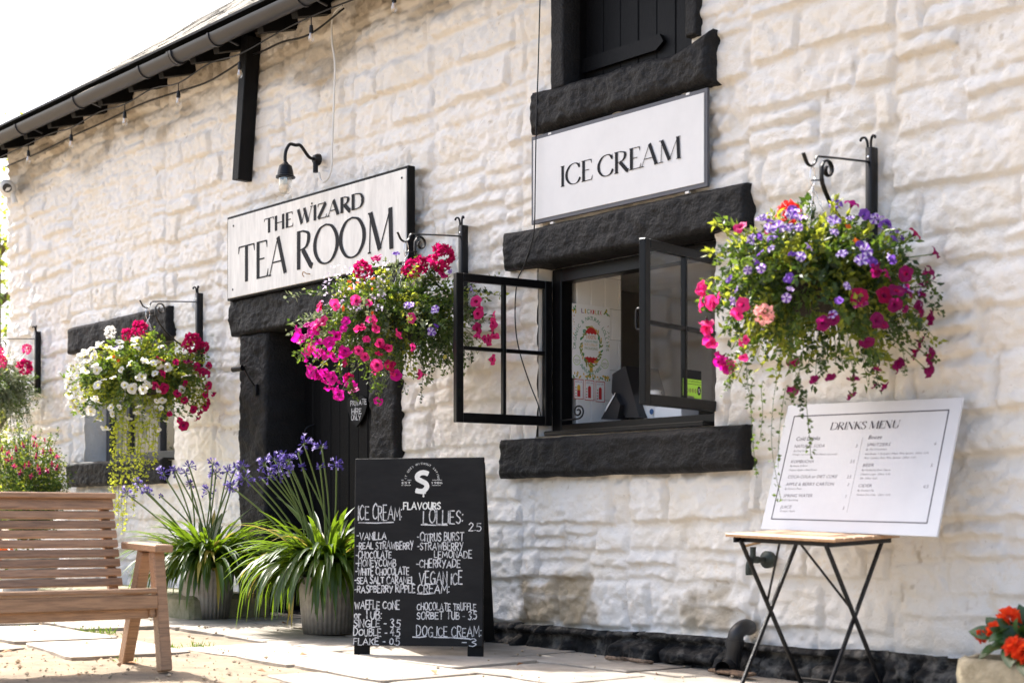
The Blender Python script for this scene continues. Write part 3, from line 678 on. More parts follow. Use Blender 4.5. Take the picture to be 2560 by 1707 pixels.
# dark timber post below the eaves
mb = MB(); a = wp(605, 455, .05); b = wp(634, 128, .05); mb.beam((a.x, -.05, 3.535), (a.x+.14, -.05, 4.66), .10, .13, up=(0, 1, 0), b=.006); mb.build('timber_post', M['black_wood'], bld)
# room behind the serving window
mb = MB(); px0 = -7.36
mb.box((px0-.03, .47, 1.85), (.06, .40, 1.5), mi=1)
zt = 1.19
for j in range(7):
    y0 = .272+(0 if j % 2 else -.06)
    for i in range(4):
        ya = max(.272, y0+i*.125); yb = min(.668, y0+i*.125+.122)
        if yb-ya > .02: mb.bev((px0+.003, (ya+yb)/2, zt+j*.2+.0985), (.008, yb-ya, .197), .0015, mi=0)
mb.build('tiled_wall', [M['tile'], M['grout']], bld)
mb = MB(); mb.box((-7.7, .68, 1.75), (.66, .02, 1.9)); mb.box((-6.6, 2.6, 1.6), (3.4, .05, 2.4)); mb.box((-8.2, 1.6, 1.6), (.05, 1.9, 2.4)); mb.box((-5.45, 1.45, 1.6), (.05, 2.3, 2.4)); mb.build('room_wall', M['room'], bld)
mb = MB()
for i in range(12): mb.bev((-6.8, .30+i*.195+.0975, 2.50), (2.8, .19, .02), .003)
mb.build('room_ceiling', M['ceiling'], bld)
mb = MB(); mb.box((-6.8, 1.45, .4), (2.8, 2.3, .04)); mb.build('room_floor', M['room'], bld)
mb = MB(); mb.bev((-6.7, .46, 1.33), (1.36, .42, .04), .004); mb.build('counter', M['room'], bld)
mb = MB(); mb.bev((-6.95, 2.4, 1.86), (1.9, .32, .035)); mb.bev((-6.95, 2.4, 1.45), (1.9, .32, .035)); mb.build('shelf', M['ceiling'], bld)

# ------------------------------------------------------------------ ground
mb_x = np.r_[np.array([-220, -90, -45, -28]), np.linspace(-18, 2, 260), np.array([8, 25, 80, 220])]; mb_y = np.r_[np.array([-220, -80, -30, -14]), np.linspace(-8, .6, 170), np.array([8, 40, 220])]
GX, GYv = np.meshgrid(mb_x, mb_y); near = sstep(-18.5, -17, GX)*sstep(2, 1, GX)*sstep(-8.2, -7, GYv)*sstep(.7, .4, GYv)
GZ = .024*(-np.clip(GX, -17, 1)-7.2)-.016+near*(.02*fbm(GX*1.2, GYv*1.2, 81, 3)+.02*fbm(GX*6, GYv*6, 82, 3)+.012*fbm(GX*17, GYv*17, 83, 2))
gi = np.arange(GX.size).reshape(GX.shape)
gq = np.stack([gi[:-1, :-1], gi[:-1, 1:], gi[1:, 1:], gi[1:, :-1]], -1).reshape(-1, 4)
gnd = npmesh('ground', np.stack([GX, GYv, GZ], -1).reshape(-1, 3), gq, M['dirt'], None); tag(gnd, 'sandy bare ground in front of the building', None, None, 'structure')
# flagstones
mb = MB(); r3 = random.Random(11)
def flag(poly):
    c = Vector((sum(p[0] for p in poly)/len(poly), sum(p[1] for p in poly)/len(poly), 0)); P = []
    for i in range(len(poly)):                      # rough the outline
        a = Vector((*poly[i], 0)); b = Vector((*poly[(i+1) % len(poly)], 0)); k = max(3, int((b-a).length/.09))
        for j in range(k):
            q_ = a.lerp(b, j/k); d = (c-q_).normalized(); P.append(q_+d*(.008+.016*r3.random()+(.018 if j == 0 else 0)))
    tl = r3.uniform(-.008, .008); tx = r3.uniform(-.012, .012); h0 = r3.uniform(-.004, .008); k = len(P)
    top = [Vector((p.x, p.y, gz(p.x)+h0+(p.x-c.x)*tx+(p.y-c.y)*tl)) for p in P]; ctop = [t+(Vector((c.x, c.y, t.z))-t).normalized()*.012+Vector((0, 0, .004)) for t in top]
    low = [t-Vector((0, 0, .07)) for t in top]; cc = Vector((c.x, c.y, gz(c.x)+h0+.004))
    vs = low+top+ctop+[cc]; fs = [(i, (i+1) % k, k+(i+1) % k, k+i) for i in range(k)]+[(k+i, k+(i+1) % k, 2*k+(i+1) % k, 2*k+i) for i in range(k)]+[(2*k+i, 2*k+(i+1) % k, 3*k) for i in range(k)]
    mb.add(vs, fs)
rows = [(.06, -.62), (-.62, -1.28), (-1.28, -1.92)]
for ri, (ya, yb) in enumerate(rows):
    x = -15.6+ri*.3
    while x < -1.5:
        w = r3.uniform(.65, 1.35); j = lambda: r3.uniform(-.05, .05)
        if not (ri == 2 and (-10.9 < x < -9.2)): flag([(x, ya), (x, yb+j()*.7), (x+w*.5, yb+j()), (x+w, yb+j()*.7), (x+w, ya)])
        x += w
for poly in ([(-9.2, -1.95), (-9.25, -2.62), (-8.3, -2.75), (-8.25, -1.97)], [(-10.4, -1.95), (-10.5, -2.6), (-9.28, -2.66), (-9.24, -1.95)], [(-11.7, -2.0), (-11.8, -2.75), (-10.55, -2.65), (-10.45, -1.95)], [(-10.0, -2.72), (-10.1, -3.25), (-8.9, -3.2), (-8.95, -2.7)], [(-11.4, -2.85), (-11.4, -3.5), (-10.15, -3.35), (-10.05, -2.72)],
             [(-7.0, -1.95), (-7.05, -2.25), (-6.0, -2.45), (-5.95, -1.97)], [(-5.9, -1.97), (-5.95, -2.5), (-4.6, -2.6), (-4.6, -1.97)]): flag(poly)
tag(mb.build('pavement', M['paving'], None), 'worn pale sandstone flags along the foot of the wall', None, None, 'structure')
mb = MB(); r4 = random.Random(4)
for i in range(2600):
    x = r4.uniform(-12, -4.5); y = r4.uniform(-4.6, -.1) if r4.random() < .12 else r4.uniform(-4.8, -1.95)
    s_ = r4.choice((.004, .005, .006, .009, .014))*r4.uniform(.6, 1.2); zz = gz(x)-.02 if y < -2 else gz(x)+.004
    c = Vector((x, y, zz+.012)); vs = [c+Vector((r4.uniform(.7, 1.3)*a*s_, r4.uniform(.7, 1.3)*b*s_, r4.uniform(.5, .9)*cc*s_)) for a, b, cc in ((1, 0, 0), (-1, 0, 0), (0, 1, 0), (0, -1, 0), (0, 0, 1), (0, 0, -1))]
    mb.add(vs, [(0, 2, 4), (2, 1, 4), (1, 3, 4), (3, 0, 4), (2, 0, 5), (1, 2, 5), (3, 1, 5), (0, 3, 5)])
tag(mb.build('gravel', M['pebble'], None), 'loose grit and small stones scattered over the dirt', None, None, 'stuff')
mb = MB()
def tuft(px, py, n, hgt, spread):
    p = gp(px, py)
    for i in range(n):
        b = p+Vector((r4.gauss(0, spread), r4.gauss(0, spread*.5), -.02)); d = Vector((r4.gauss(0, .6), r4.gauss(0, .6), 1)).normalized()
        mb.leaf(b, d, hgt*r4.uniform(.5, 1.2), .007, mi=0)
for px, py, n, h_, sp in ((245, 1578, 90, .07, .11), (190, 1580, 50, .03, .25), (60, 1552, 90, .03, .35), (140, 1562, 70, .025, .3), (430, 1619, 36, .05, .03), (495, 1612, 44, .06, .06), (545, 1624, 16, .04, .02), (320, 1648, 26, .05, .05), (640, 1640, 20, .03, .06), (760, 1660, 16, .025, .06), (905, 1560, 30, .05, .08), (60, 1535, 60, .05, .3)): tuft(px, py, n, h_, sp)
tag(mb.build('grass', G['green'], None), 'short grass tufts in the joints of the paving', None, None, 'stuff')
mb = MB(); p = gp(385, 1545); mb.bev((-11.6, -.55, gz(-11)+.06), (2.7, .7, .20), .03); st = mb.build('stone_step', M['mossy'], None)
tag(st, 'low mossy stone slab under the small window, beside the left agapanthus tub', 'stone slab')

# ------------------------------------------------------------------ signs
V3 = Vector; UX, UZ, NY = V3((1, 0, 0)), V3((0, 0, 1)), V3((0, -1, 0))
def zx(o, s): return lambda x, y: (o[0]+x/s, o[1]+y/s)
def wallframe(out): return (V3((0, -out, 0)), UX, UZ, NY)
# tea room sign
tx0, tx1 = wp(568, 600, .105).x, wp(1021, 500, .105).x; tz0, tz1 = wp(567, 753, .105).z, wp(568, 544, .105).z; tcx, tcz = (tx0+tx1)/2, (tz0+tz1)/2; tw_, th_s = tx1-tx0, tz1-tz0
tea = thing('shop_sign', 'long white tea room name board with thick black edge over the black door', 'sign', (-10.03, -.02, 2.61))
mb = MB(); mb.bev((tcx, -.075, tcz), (tw_, .06, th_s), .004); mb.build('sign_backing', M['black_wood'], tea)
mb = MB(); mb.bev((tcx+.008, -.111, tcz-.004), (tw_-.040, .012, th_s-.038), .003); mb.build('sign_panel', M['tea_white'], tea)
fr = wallframe(.117); Zt = zx((550, 300), 2195/700)
def txspan(f, x0, yb0, yt0, x1, yb1, yt1, out):
    a = wp(*f(x0, yb0), out); b = wp(*f(x1, yb1), out); at = wp(*f(x0, yt0), out); bt = wp(*f(x1, yt1), out)
    return a.x, b.x, (a.z+b.z)/2, (at.z-a.z+bt.z-b.z)/2
mb = MB(); x0, x1, y, h = txspan(Zt, 348, 888, 775, 1128, 690, 568, .117); roman(mb, 'THE WIZARD', fr, x0, x1, y, h, .27, .065, .085)
x0, x1, y, h = txspan(Zt, 146, 1278, 995, 1376, 1002, 682, .117); roman(mb, 'TEA ROOM', fr, x0, x1, y, h, .140, .042, .06)
mb.build('lettering', M['ink'], tea)
for px, py in ((584, 565), (1005, 445), (582, 724), (780, 509)):
    p = wp(px, py, .117); mb = MB(); mb.lathe([(0, .004), (.008, .003), (.009, 0)], p+V3((0, -.001, 0)), 10, rot=Matrix.Rotation(R(90), 3, 'X')); mb.build('screw', M['iron'], tea)
mb = MB(); p = wp(775, 685, .117); mb.tube(smoothpts([p, p+V3((0, -.03, 0)), p+V3((-.03, -.04, .015)), p+V3((-.045, -.035, -.005)), p+V3((-.035, -.03, -.02))]), .004, 6); mb.build('hook', M['kraft'], tea, smooth=True)
# ice cream sign
ice = thing('shop_sign', 'white ICE CREAM sign with thin grey border above the serving window', 'sign', (-6.695, -.01, 2.675))
mb = MB(); mb.bev((-6.695, -.030, 2.953), (1.495, .02, .555), .002); mb.build('sign_backing', M['frame_grey'], ice)
mb = MB(); mb.bev((-6.695, -.0415, 2.953), (1.45, .006, .505), .001); mb.build('sign_panel', M['sign_white'], ice)
Zi = zx((1280, 0), 2352/1280); mb = MB(); x0, x1, y, h = txspan(Zi, 220, 860, 765, 782, 727, 626, .045)
roman(mb, 'ICE CREAM', wallframe(.0448), x0, x1, y, h, .165, .036, .10, gap=.0); mb.build('lettering', M['ink'], ice)
for px, py in ((1377, 335), (1722, 236), (1382, 558), (1720, 482)):
    p = wp(px, py, .03); mb = MB(); mb.bev(p, (.03, .022, .014), .002); mb.build('clip', M['white_plastic'], ice)

# menu board leaning on the wall, standing on the cafe table
K1 = 1.118
def sc(p): return CAM+(V3(p)-CAM)*K1
mTL, mTR, mBR, mBL = map(sc, ((-4.817, -.713, 1.349), (-3.811, -.784, 1.32), (-3.775, -1.03, .729), (-4.781, -.958, .758)))
mo = mBL; mux = (mBR-mBL).normalized(); mn = mux.cross((mTL-mBL)).normalized(); muy = mn.cross(mux); mn = -mn if mn.y > 0 else mn
if muy.z < 0: muy = -muy
mfr = (mo, mux, muy, mn)
menu = thing('menu_board', 'white DRINKS MENU board propped on the small folding table against the wall', 'menu board', (mBL+mBR)/2)
loc2 = lambda p: ((p-mo).dot(mux), (p-mo).dot(muy))
mb = MB(); mb.prism([loc2(p) for p in (mBL, mBR, mTR, mTL)], mfr, -.012, 0); mb.build('board', M['menu_white'], menu)
Zm = zx((1900, 980), 2204/520)
def mp(x, y): return loc2(onplane(*Zm(x, y), mo, mn))
mb = MB(); c = [mp(*q) for q in ((365, 258), (2003, 190), (1770, 1386), (122, 1342))]
for a, b in zip(c, c[1:]+c[:1]): ribbon(mb, [a, b], .006, mfr, .0012, ends=.4)
a, b = mp(740, 395), mp(1500, 372); t = mp(757, 318); roman(mb, 'DRINKS MENU', mfr, a[0], b[0]-.01, (a[1]+b[1])/2-.004, t[1]-a[1], .16, .04, .09, slant=.0, gap=.0)
mb.build('heading', M['menu_ink'], menu)
mb = MB(); mb2 = MB()
def mtext(s, x0, y0, x1, y1, hpx, tgt, sh=.12):
    a = mp(x0, y0); b = mp(x1, y1); u = mp(x0, y0-hpx); ux = (V3((*b, 0))-V3((*a, 0))); ln = ux.length; ux.normalize()
    U = mux*ux.x+muy*ux.y; W = mn.cross(U); W = W if W.dot(muy) > 0 else -W
    sans(tgt, s, (mo+mux*a[0]+muy*a[1], U, W, mn), 0, ln, 0, abs(u[1]-a[1])*.95, .0012, shear=sh)
mtext('Cold Drinks', 380, 515, 632, 506, 42, mb); mtext('Booze', 1148, 498, 1288, 493, 42, mb)
for s, x0, y0, x1, y1, h in (('NATURAL SODA', 362, 590, 684, 582, 34), ('KOMBUCHA', 326, 752, 568, 748, 34), ('COCA-COLA or DIET COKE', 292, 912, 812, 908, 34), ('APPLE & BERRY CARTON', 272, 990, 780, 988, 34), ('SPRING WATER', 245, 1112, 555, 1110, 34), ('JUICE', 212, 1230, 330, 1230, 34),
        ('SPRITZERS', 1130, 575, 1378, 568, 34), ('BEER', 1088, 790, 1205, 788, 34), ('CIDER', 1040, 1006, 1183, 1005, 34),
        ('3', 1012, 586, 1028, 585, 34), ('3.5', 952, 750, 998, 749, 34), ('2.5', 918, 912, 962, 911, 34), ('2', 925, 992, 940, 992, 30), ('2', 900, 1116, 914, 1116, 30), ('3', 872, 1244, 888, 1244, 34), ('6', 1845, 560, 1866, 559, 34), ('5', 1805, 792, 1826, 791, 36), ('4.5', 1724, 1016, 1780, 1016, 36)): mtext(s, x0, y0, x1, y1, h, mb2, .1)
for s, x0, y0, x1, y1, h in (('By Deep Soda', 355, 632, 495, 630, 20), ('Orange | Lemonade | Elderflower (seasonal)', 340, 668, 815, 664, 17), ('By Roots & Brew', 318, 790, 505, 788, 20), ('Organic Apple + Elderflower', 305, 832, 605, 830, 17), ('By Cawston Press', 262, 1032, 436, 1031, 20), ('Still | Sparkling', 235, 1150, 402, 1150, 18), ('Orange | Apple', 206, 1266, 368, 1266, 18),
        ('By The Uncommon', 1122, 616, 1340, 612, 20), ('Elderflower + Cucumber White Wine Spritzer  250ml  5.5%', 1112, 664, 1785, 652, 19), ('Mint + Jasmine Rose Wine Spritzer  250ml  5.5%', 1102, 706, 1650, 700, 19), ('By Mobberley Brew House', 1078, 834, 1380, 832, 20), ('Cheshire Lager  330ml  4.4%', 1064, 878, 1380, 876, 19), ('IPA  330ml  4.6%', 1058, 922, 1240, 921, 19), ('By Kentish Pip', 1032, 1050, 1205, 1050, 20), ('Medium Dry Cider  330ml  5.0%', 1022, 1096, 1380, 1096, 19)): mtext(s, x0, y0, x1, y1, h, mb2, .2)
ribbon(mb2, [mp(1090, 480), mp(922, 1272)], .0015, mfr, .0012, ends=0)
mb.build('column_heading', M['menu_ink'], menu); mb2.build('price_list', M['menu_ink_light'], menu)

# folding cafe table
tN, tL, tR = map(sc, ((-4.0245, -1.384, .7206), (-4.5703, -1.4485, .7416), (-4.0883, -.838, .7379)))
e1 = (tL-tN).normalized(); e2 = (tR-tN).normalized(); e2 = (e2-e1*e1.dot(e2)).normalized(); en = e1.cross(e2); en = -en if en.z < 0 else en
TW = (tL-tN).length; TD = (tR-tN).length; tB = tN+e1*TW+e2*TD
tab = thing('cafe_table', 'small square folding table with wooden slat top and crossed black steel legs', 'table', ((tN+tB)/2).to_tuple()[:2]+(gz(-4.7),))
trot = Matrix((e1, e2, en)).transposed(); mb = MB(); ns = 7; sw = TD/ns
for i in range(ns): mb.bev(tN+e1*TW/2+e2*(sw*(i+.5))-en*.009, (TW, sw-.010, .017), .003, trot)
mb.build('tabletop', M['table_wood'], tab)
mb = MB()
for u in (.05, TW-.05): mb.bev(tN+e1*u+e2*TD/2-en*.031, (.012, TD-.02, .026), .002, trot)
mb.bev(tN+e1*TW/2+e2*.06-en*.031, (TW-.12, .012, .022), .002, trot); mb.build('tabletop_frame', M['iron'], tab)
def tpt(u, v, dz=-.03): return tN+e1*u+e2*v+en*dz
def foot(u, v): p = tN+e1*u+e2*v; p.z = gz(p.x)+.004; return p
for u, nm in ((.07, 0), (TW-.07, 1)):
    for k, (v0, v1) in enumerate(((.03, TD-.03), (TD-.03, .03))):
        off = .012 if k else -.004
        mb = MB(); mb.beam(tpt(u+off, v0), foot(u+off, v1), .024, .014, up=e1, b=.003); mb.build('leg', M['iron'], tab)
    mb = MB(); mid = (tpt(u, TD-.03)+foot(u, .03))/2
    mb.tube([tpt(u+(TW*.30 if not nm else -TW*.30), .10), tpt(u, TD*.1).lerp(foot(u, TD*.9), .42)], .006, 6); mb.build('brace', M['iron'], tab)
for v in (.04, TD-.04):
    mb = MB(); a = foot(.075, v); b = foot(TW-.075, v); mb.tube([a+V3((0, 0, .04)), b+V3((0, 0, .04))], .007, 6); mb.build('foot_rail', M['iron'], tab)

# A-board
fL = gp(882, 1635.5); zf = (fL-CAM).dot(V3((-SN, CS, 0))); kA = zf/8.75
fw = lambda px, py, z: CAM+ray(px, py)*z
aTL, aTR, aFR, aFL = fw(897, 1146, 8.8108*kA), fw(1218, 1144.5, 8.7224*kA), fw(1206.6, 1639, 8.6216*kA), fL
aux = (aFR-aFL).normalized(); aup = (aTL-aFL); aup = (aup-aux*aup.dot(aux)).normalized(); an = aux.cross(aup); 
if an.dot(V3((SN, -CS, 0))) < 0: an = -an
afr = (aFL, aux, aup, an); AW = (aFR-aFL).length; AH = (aTL-aFL).dot(aup)
ab = thing('chalkboard_sign', 'black A-frame chalkboard listing ice cream flavours and prices in front of the door', 'A-board', ((aFL+aFR)/2).to_tuple())
arot = Matrix((aux, an, aup)).transposed()
mb = MB(); mb.bev(aFL+aux*AW/2+aup*(AH+.055)/2-an*.010, (AW, .02, AH-.055), .003, arot); mb.build('front_panel', M['chalkboard'], ab)
for u in (.048, AW-.048):
    mb = MB(); mb.bev(aFL+aux*u+aup*.04-an*.030, (.095, .018, .09), .003, arot); mb.build('foot', M['black_wood'], ab)
bf = gp(1237, 1606); bd = (V3((-an.x, -an.y, 0))).normalized(); bdist = max(.35, (bf-aFR).dot(bd)); bdist = min(bdist, .75)
bR0 = aFL+aux*AW+aup*(AH-.03)-an*.025; bR1 = V3(bf); bR1.z = gz(bR1.x)+.005; bL0 = bR0-aux*AW; bL1 = bR1-aux*AW
bup = (bR0-bR1).normalized(); bn = aux.cross(bup).normalized(); mb = MB(); brot = Matrix((aux, bn, bup)).transposed()
mb.bev((bR0+bL1)/2, (AW, .018, (bR0-bR1).length), .003, brot); mb.build('rear_panel', M['chalkboard'], ab)
Za = zx((860, 1130), 1183/400)
def ap(x, y): p = onplane(*Za(x, y), aFL, an)-aFL; return p.dot(aux), p.dot(aup)
mb = MB()
for s, x0, x1, yt, yb, wt, tiltpx in (('ICE CREAM:', 106, 425, 400, 500, .085, 0), ('LOLLIES:', 586, 876, 428, 525, .085, 0), ('2.5', 922, 1014, 528, 580, .13, 0), ('-VANILLA', 95, 312, 592, 645, .15, 0), ('-REAL STRAWBERRY', 95, 512, 663, 715, .15, 0), ('-CHOCOLATE', 88, 350, 730, 782, .14, 0), ('-HONEYCOMB', 88, 384, 793, 843, .15, 0), ('-WHITE CHOCOLATE', 86, 480, 855, 905, .17, 0), ('-SEA SALT CARAMEL', 80, 516, 920, 968, .17, 0), ('-RASPBERRY RIPPLE', 78, 525, 982, 1035, .16, 0),
        ('WAFFLE CONE', 80, 410, 1098, 1155, .15, 0), ('or TUB:', 78, 275, 1168, 1228, .15, 0), ('SINGLE - 3.5', 72, 415, 1235, 1290, .15, 0), ('DOUBLE - 4.5', 70, 412, 1302, 1354, .15, 0), ('FLAKE - 0.5', 70, 410, 1368, 1420, .15, 0),
        ('-CITRUS BURST', 542, 884, 598, 655, .14, 0), ('-STRAWBERRY', 542, 880, 668, 722, .14, 0), ('LEMONADE', 668, 945, 730, 780, .14, 0), ('-CHERRYADE', 536, 860, 795, 850, .14, 0), ('VEGAN ICE', 556, 874, 886, 975, .10, 0), ('CREAM:', 545, 776, 975, 1042, .12, 0), ('CHOCOLATE TRUFFLE', 540, 975, 1115, 1165, .14, 0), ('SORBET TUB - 3.5', 540, 980, 1180, 1232, .14, 0), ('DOG ICE CREAM:', 536, 1012, 1285, 1358, .10, 0), ('-3', 872, 975, 1378, 1430, .13, 0)):
    a = ap(x0, yb); b = ap(x1, yb); t = ap(x0, yt); chalk(mb, s, afr, a[0], b[0], a[1], (t[1]-a[1]), wt, .06)
for x0, y0, x1, y1 in ((110, 520, 366, 517), (572, 535, 764, 537), (543, 1044, 662, 1042), (508, 1364, 608, 1360), (664, 1366, 930, 1378)): ribbon(mb, [ap(x0, y0), ap((x0+x1)/2, y0+3), ap(x1, y1)], .007, afr, .0011)
mb.build('chalk_writing', M['chalk'], ab)
mb = MB(); a = ap(440, 422); b = ap(712, 418); t = ap(440, 374); chalk(mb, 'FLAVOURS', afr, a[0], b[0], a[1], t[1]-a[1], .19, .02)
cx_, cy_ = ap(577, 225); pxm = (ap(677, 225)[0]-ap(577, 225)[0])/100
S_ = [(622, 160), (600, 152), (572, 152), (545, 170), (545, 196), (575, 214), (605, 232), (612, 258), (590, 284), (560, 288), (532, 282)]
ribbon(mb, [(v.x, v.y) for v in smoothpts([(*ap(*q), 0) for q in S_], 6)], 36*pxm, afr, .0011, ends=.1)
for q, r_ in (((572, 300), 7), ((587, 304), 8), ((600, 300), 6), ((588, 324), 7)): disc(mb, afr, *ap(*q), r_*pxm, r_*pxm*1.3, .0013+r_*.00003)
arc_text(mb, 'IT GOES WITHOUT SAYING', afr, cx_, ap(577, 210)[1], 116*pxm, 172, 6, 15*pxm, .0009)
a = ap(428, 234); b = ap(495, 234); sans(mb, 'EST', afr, a[0], b[0], a[1], 16*pxm); a = ap(650, 234); b = ap(728, 234); sans(mb, '1986', afr, a[0], b[0], a[1], 16*pxm)
for x0, x1, y_ in ((425, 440, 206), (470, 497, 206), (425, 437, 245), (446, 495, 245), (652, 726, 206), (652, 716, 245)): rect(mb, afr, *ap(x0, y_+1), *ap(x1, y_-2), .0009)
mb.build('printed_logo', M['chalk_bright'], ab)

# heart slate on the door
hs = thing('heart_slate', 'small black heart slate chalked HIRE ONLY hanging on the door', 'hanging sign', onplane(893, 1010, V3((0, .29, 0)), V3((0, 1, 0))))
Zh = zx((840, 960), 11.2); hfr = (V3((0, .285, 0)), UX, UZ, NY); hpnt = lambda x, y: (lambda p: (p.x, p.z))(onplane(*Zh(x, y), V3((0, .285, 0)), V3((0, 1, 0))))
mb = MB(); hp_ = [(575, 1200), (700, 1040), (820, 800), (875, 600), (860, 440), (780, 340), (680, 320), (590, 400), (500, 330), (400, 350), (330, 450), (320, 620), (370, 820), (450, 1020)]
mb.prism([hpnt(*q) for q in hp_[::-1]], hfr, -.008, .004); mb.build('slate', M['chalkboard'], hs)
mb = MB(); hf2 = (V3((0, .281, 0)), UX, UZ, NY)
for s, x0, x1, yt, yb in (('PRIVATE', 420, 870, 480, 610), ('HIRE', 455, 725, 690, 850), ('ONLY', 440, 700, 880, 1020)):
    a = hpnt(x0, yb); b = hpnt(x1, yb-20); t = hpnt(x0, yt); chalk(mb, s, hf2, a[0], b[0], a[1], t[1]-a[1], .16, .06)
mb.build('chalk_writing', M['chalk'], hs)

# ------------------------------------------------------------------ ironwork, lamps, cables
def make_bracket():
    t = thing('basket_bracket', '', 'bracket'); mb = MB()
    mb.bev((0, .013, .31), (.038, .056, .62), .002)
    for s in (-1, 1): mb.tube(smoothpts([(s*.010, -.006, .615), (s*.012, -.008, .65), (s*.024, -.012, .672), (s*.042, -.018, .668), (s*.044, -.02, .655)], 4), [(.008, .006)]*16+[(.004, .004)], 6, flat=(0, 1, 0))
    mb.build('wall_strap', M['iron'], t, smooth=True, local=True, ang=50)
    for z in (.57, .06):
        mb = MB(); mb.lathe([(0, .006), (.006, .005), (.007, 0)], (0, -.013, z), 8, rot=Matrix.Rotation(R(90), 3, 'X')); mb.build('bolt', M['chain'], t, local=True)
    mb = MB(); pts = smoothpts([(0, -.01, .545), (0, -.2, .530), (0, -.40, .512), (0, -.43, .505), (0, -.445, .475), (0, -.475, .455), (0, -.505, .465), (0, -.525, .495), (0, -.535, .51)], 5)
    mb.tube(pts, [(.012, .005)]*len(pts), 6, flat=(1, 0, 0)); mb.build('arm', M['iron'], t, smooth=True, local=True, ang=50)
    sp = []
    for i in range(22):
        a = i/21*math.pi*2*1.15; r_ = .052*(1-.68*(1-i/21)); sp.append((0, -.345+r_*math.cos(a+2.2)*.9, .455+r_*math.sin(a+2.2)))
    low = [(0, -.385, .38), (0, -.30, .27), (0, -.18, .185), (0, -.08, .125), (0, -.03, .09), (0, -.018, .06)]
    en_ = []
    for i in range(14):
        a = math.pi*1.1*i/13; r_ = .042*(1-.55*i/13); en_.append((0, -.055+r_*math.cos(a), .045-r_*math.sin(a)))
    mb = MB(); pts = smoothpts(sp[::1][::-1][::-1]+low, 3)+[V3(p) for p in en_]
    mb.tube(pts, [(.014, .0055)]*len(pts), 6, flat=(1, 0, 0)); mb.build('scroll', M['iron'], t, smooth=True, local=True, ang=50)
    mb = MB(); mb.tube([(0, -.375, .40), (0, -.47, .385)], .004, 6); mb.build('stay', M['iron'], t, smooth=True, local=True)
    return t
BL = ((93, 816, 'black scroll bracket at the left end of the wall, over the fuchsia tub'), (497, 718, 'black scroll bracket beside the small window, holding the white petunia basket'), (1157, 545, 'black scroll bracket half hidden by the open left casement, holding the magenta basket'), (2178, 345, 'black scroll bracket on the bare wall right of the ICE CREAM sign'))
brk = make_bracket(); HK = []
for i, (px, py, lab) in enumerate(BL):
    b = brk if i == 0 else copy_tree(brk); p = wp(px, py, .015); b.location = (p.x, -.024, p.z-.67); b['label'] = lab; b['group'] = 'iron basket brackets on the wall'; HK.append(V3((p.x, -.487, p.z-.67+.46)))
# swan-neck lamp
lb = wp(797, 400, .02); lamp = thing('wall_lamp', 'black swan neck wall lamp with clear glass jar above the tea room sign', 'lamp', lb)
mb = MB(); mb.lathe([(.0, .05), (.03, .045), (.042, .02), (.045, 0)], lb+V3((0, -.0, 0)), 14, rot=Matrix.Rotation(R(90), 3, 'X')); mb.tube([lb+V3((0, -.03, 0)), lb+V3((0, -.03, -.10))], .020, 8); mb.build('wall_box', M['iron'], lamp, smooth=True, ang=50)
hd = V3((lb.x, -.315, wp(711, 418, .315).z)); mb = MB()
pk = V3((lb.x, -.25, wp(726, 364, .25).z)); arm_ = smoothpts([lb+V3((0, -.04, 0)), lb+V3((0, -.09, .01)), lb+V3((0, -.16, .08)), pk+V3((0, .025, 0)), pk+V3((0, -.03, -.005)), hd+V3((0, 0, .10)), hd+V3((0, 0, .0))], 6)
mb.tube(arm_, .0125, 8); mb.build('swan_neck', M['iron'], lamp, smooth=True)
mb = MB(); mb.lathe([(.017, .035), (.022, .025), (.046, .005), (.056, -.035), (.060, -.065), (.071, -.071), (.071, -.083), (.055, -.084)], hd, 18, fn=lambda j, z: 1+.04*(j % 2)); mb.build('lamp_cap', M['iron'], lamp, smooth=True, ang=35)
mb = MB(); mb.lathe([(.051, -.084), (.050, -.13), (.045, -.18), (.028, -.20), (.0, -.204)], hd, 18); g_ = mb.build('glass_jar', M['bulb'], lamp, smooth=True)
mb = MB(); mb.lathe([(.012, -.085), (.014, -.105), (.028, -.135), (.024, -.165), (.0, -.175)], hd, 12); mb.build('light_bulb', M['white_plastic'], lamp, smooth=True)
# black spot lamp on the door post
q0 = wp(640, 968, .06); q1 = onplane(598, 922, V3((0, -.2, 0)), V3((0, 1, 0)))
spot = thing('spot_lamp', 'little black spotlight on a curved arm fixed to the left door post', 'lamp', q0); mb = MB()
mb.tube(smoothpts([q0, q0+V3((0, -.05, .05)), q0.lerp(q1, .5)+V3((0, -.03, .07)), q1+V3((.05, .02, .02)), q1]), .008, 8); mb.bev(q0+V3((0, .0, -.02)), (.04, .03, .09), .004); mb.build('arm', M['iron'], spot, smooth=True, ang=40)
mb = MB(); mb.tube([q1+V3((.05, .0, .004)), q1+V3((-.06, -.02, 0))], .024, 12); mb.build('lamp_head', M['iron'], spot, smooth=True, ang=40)
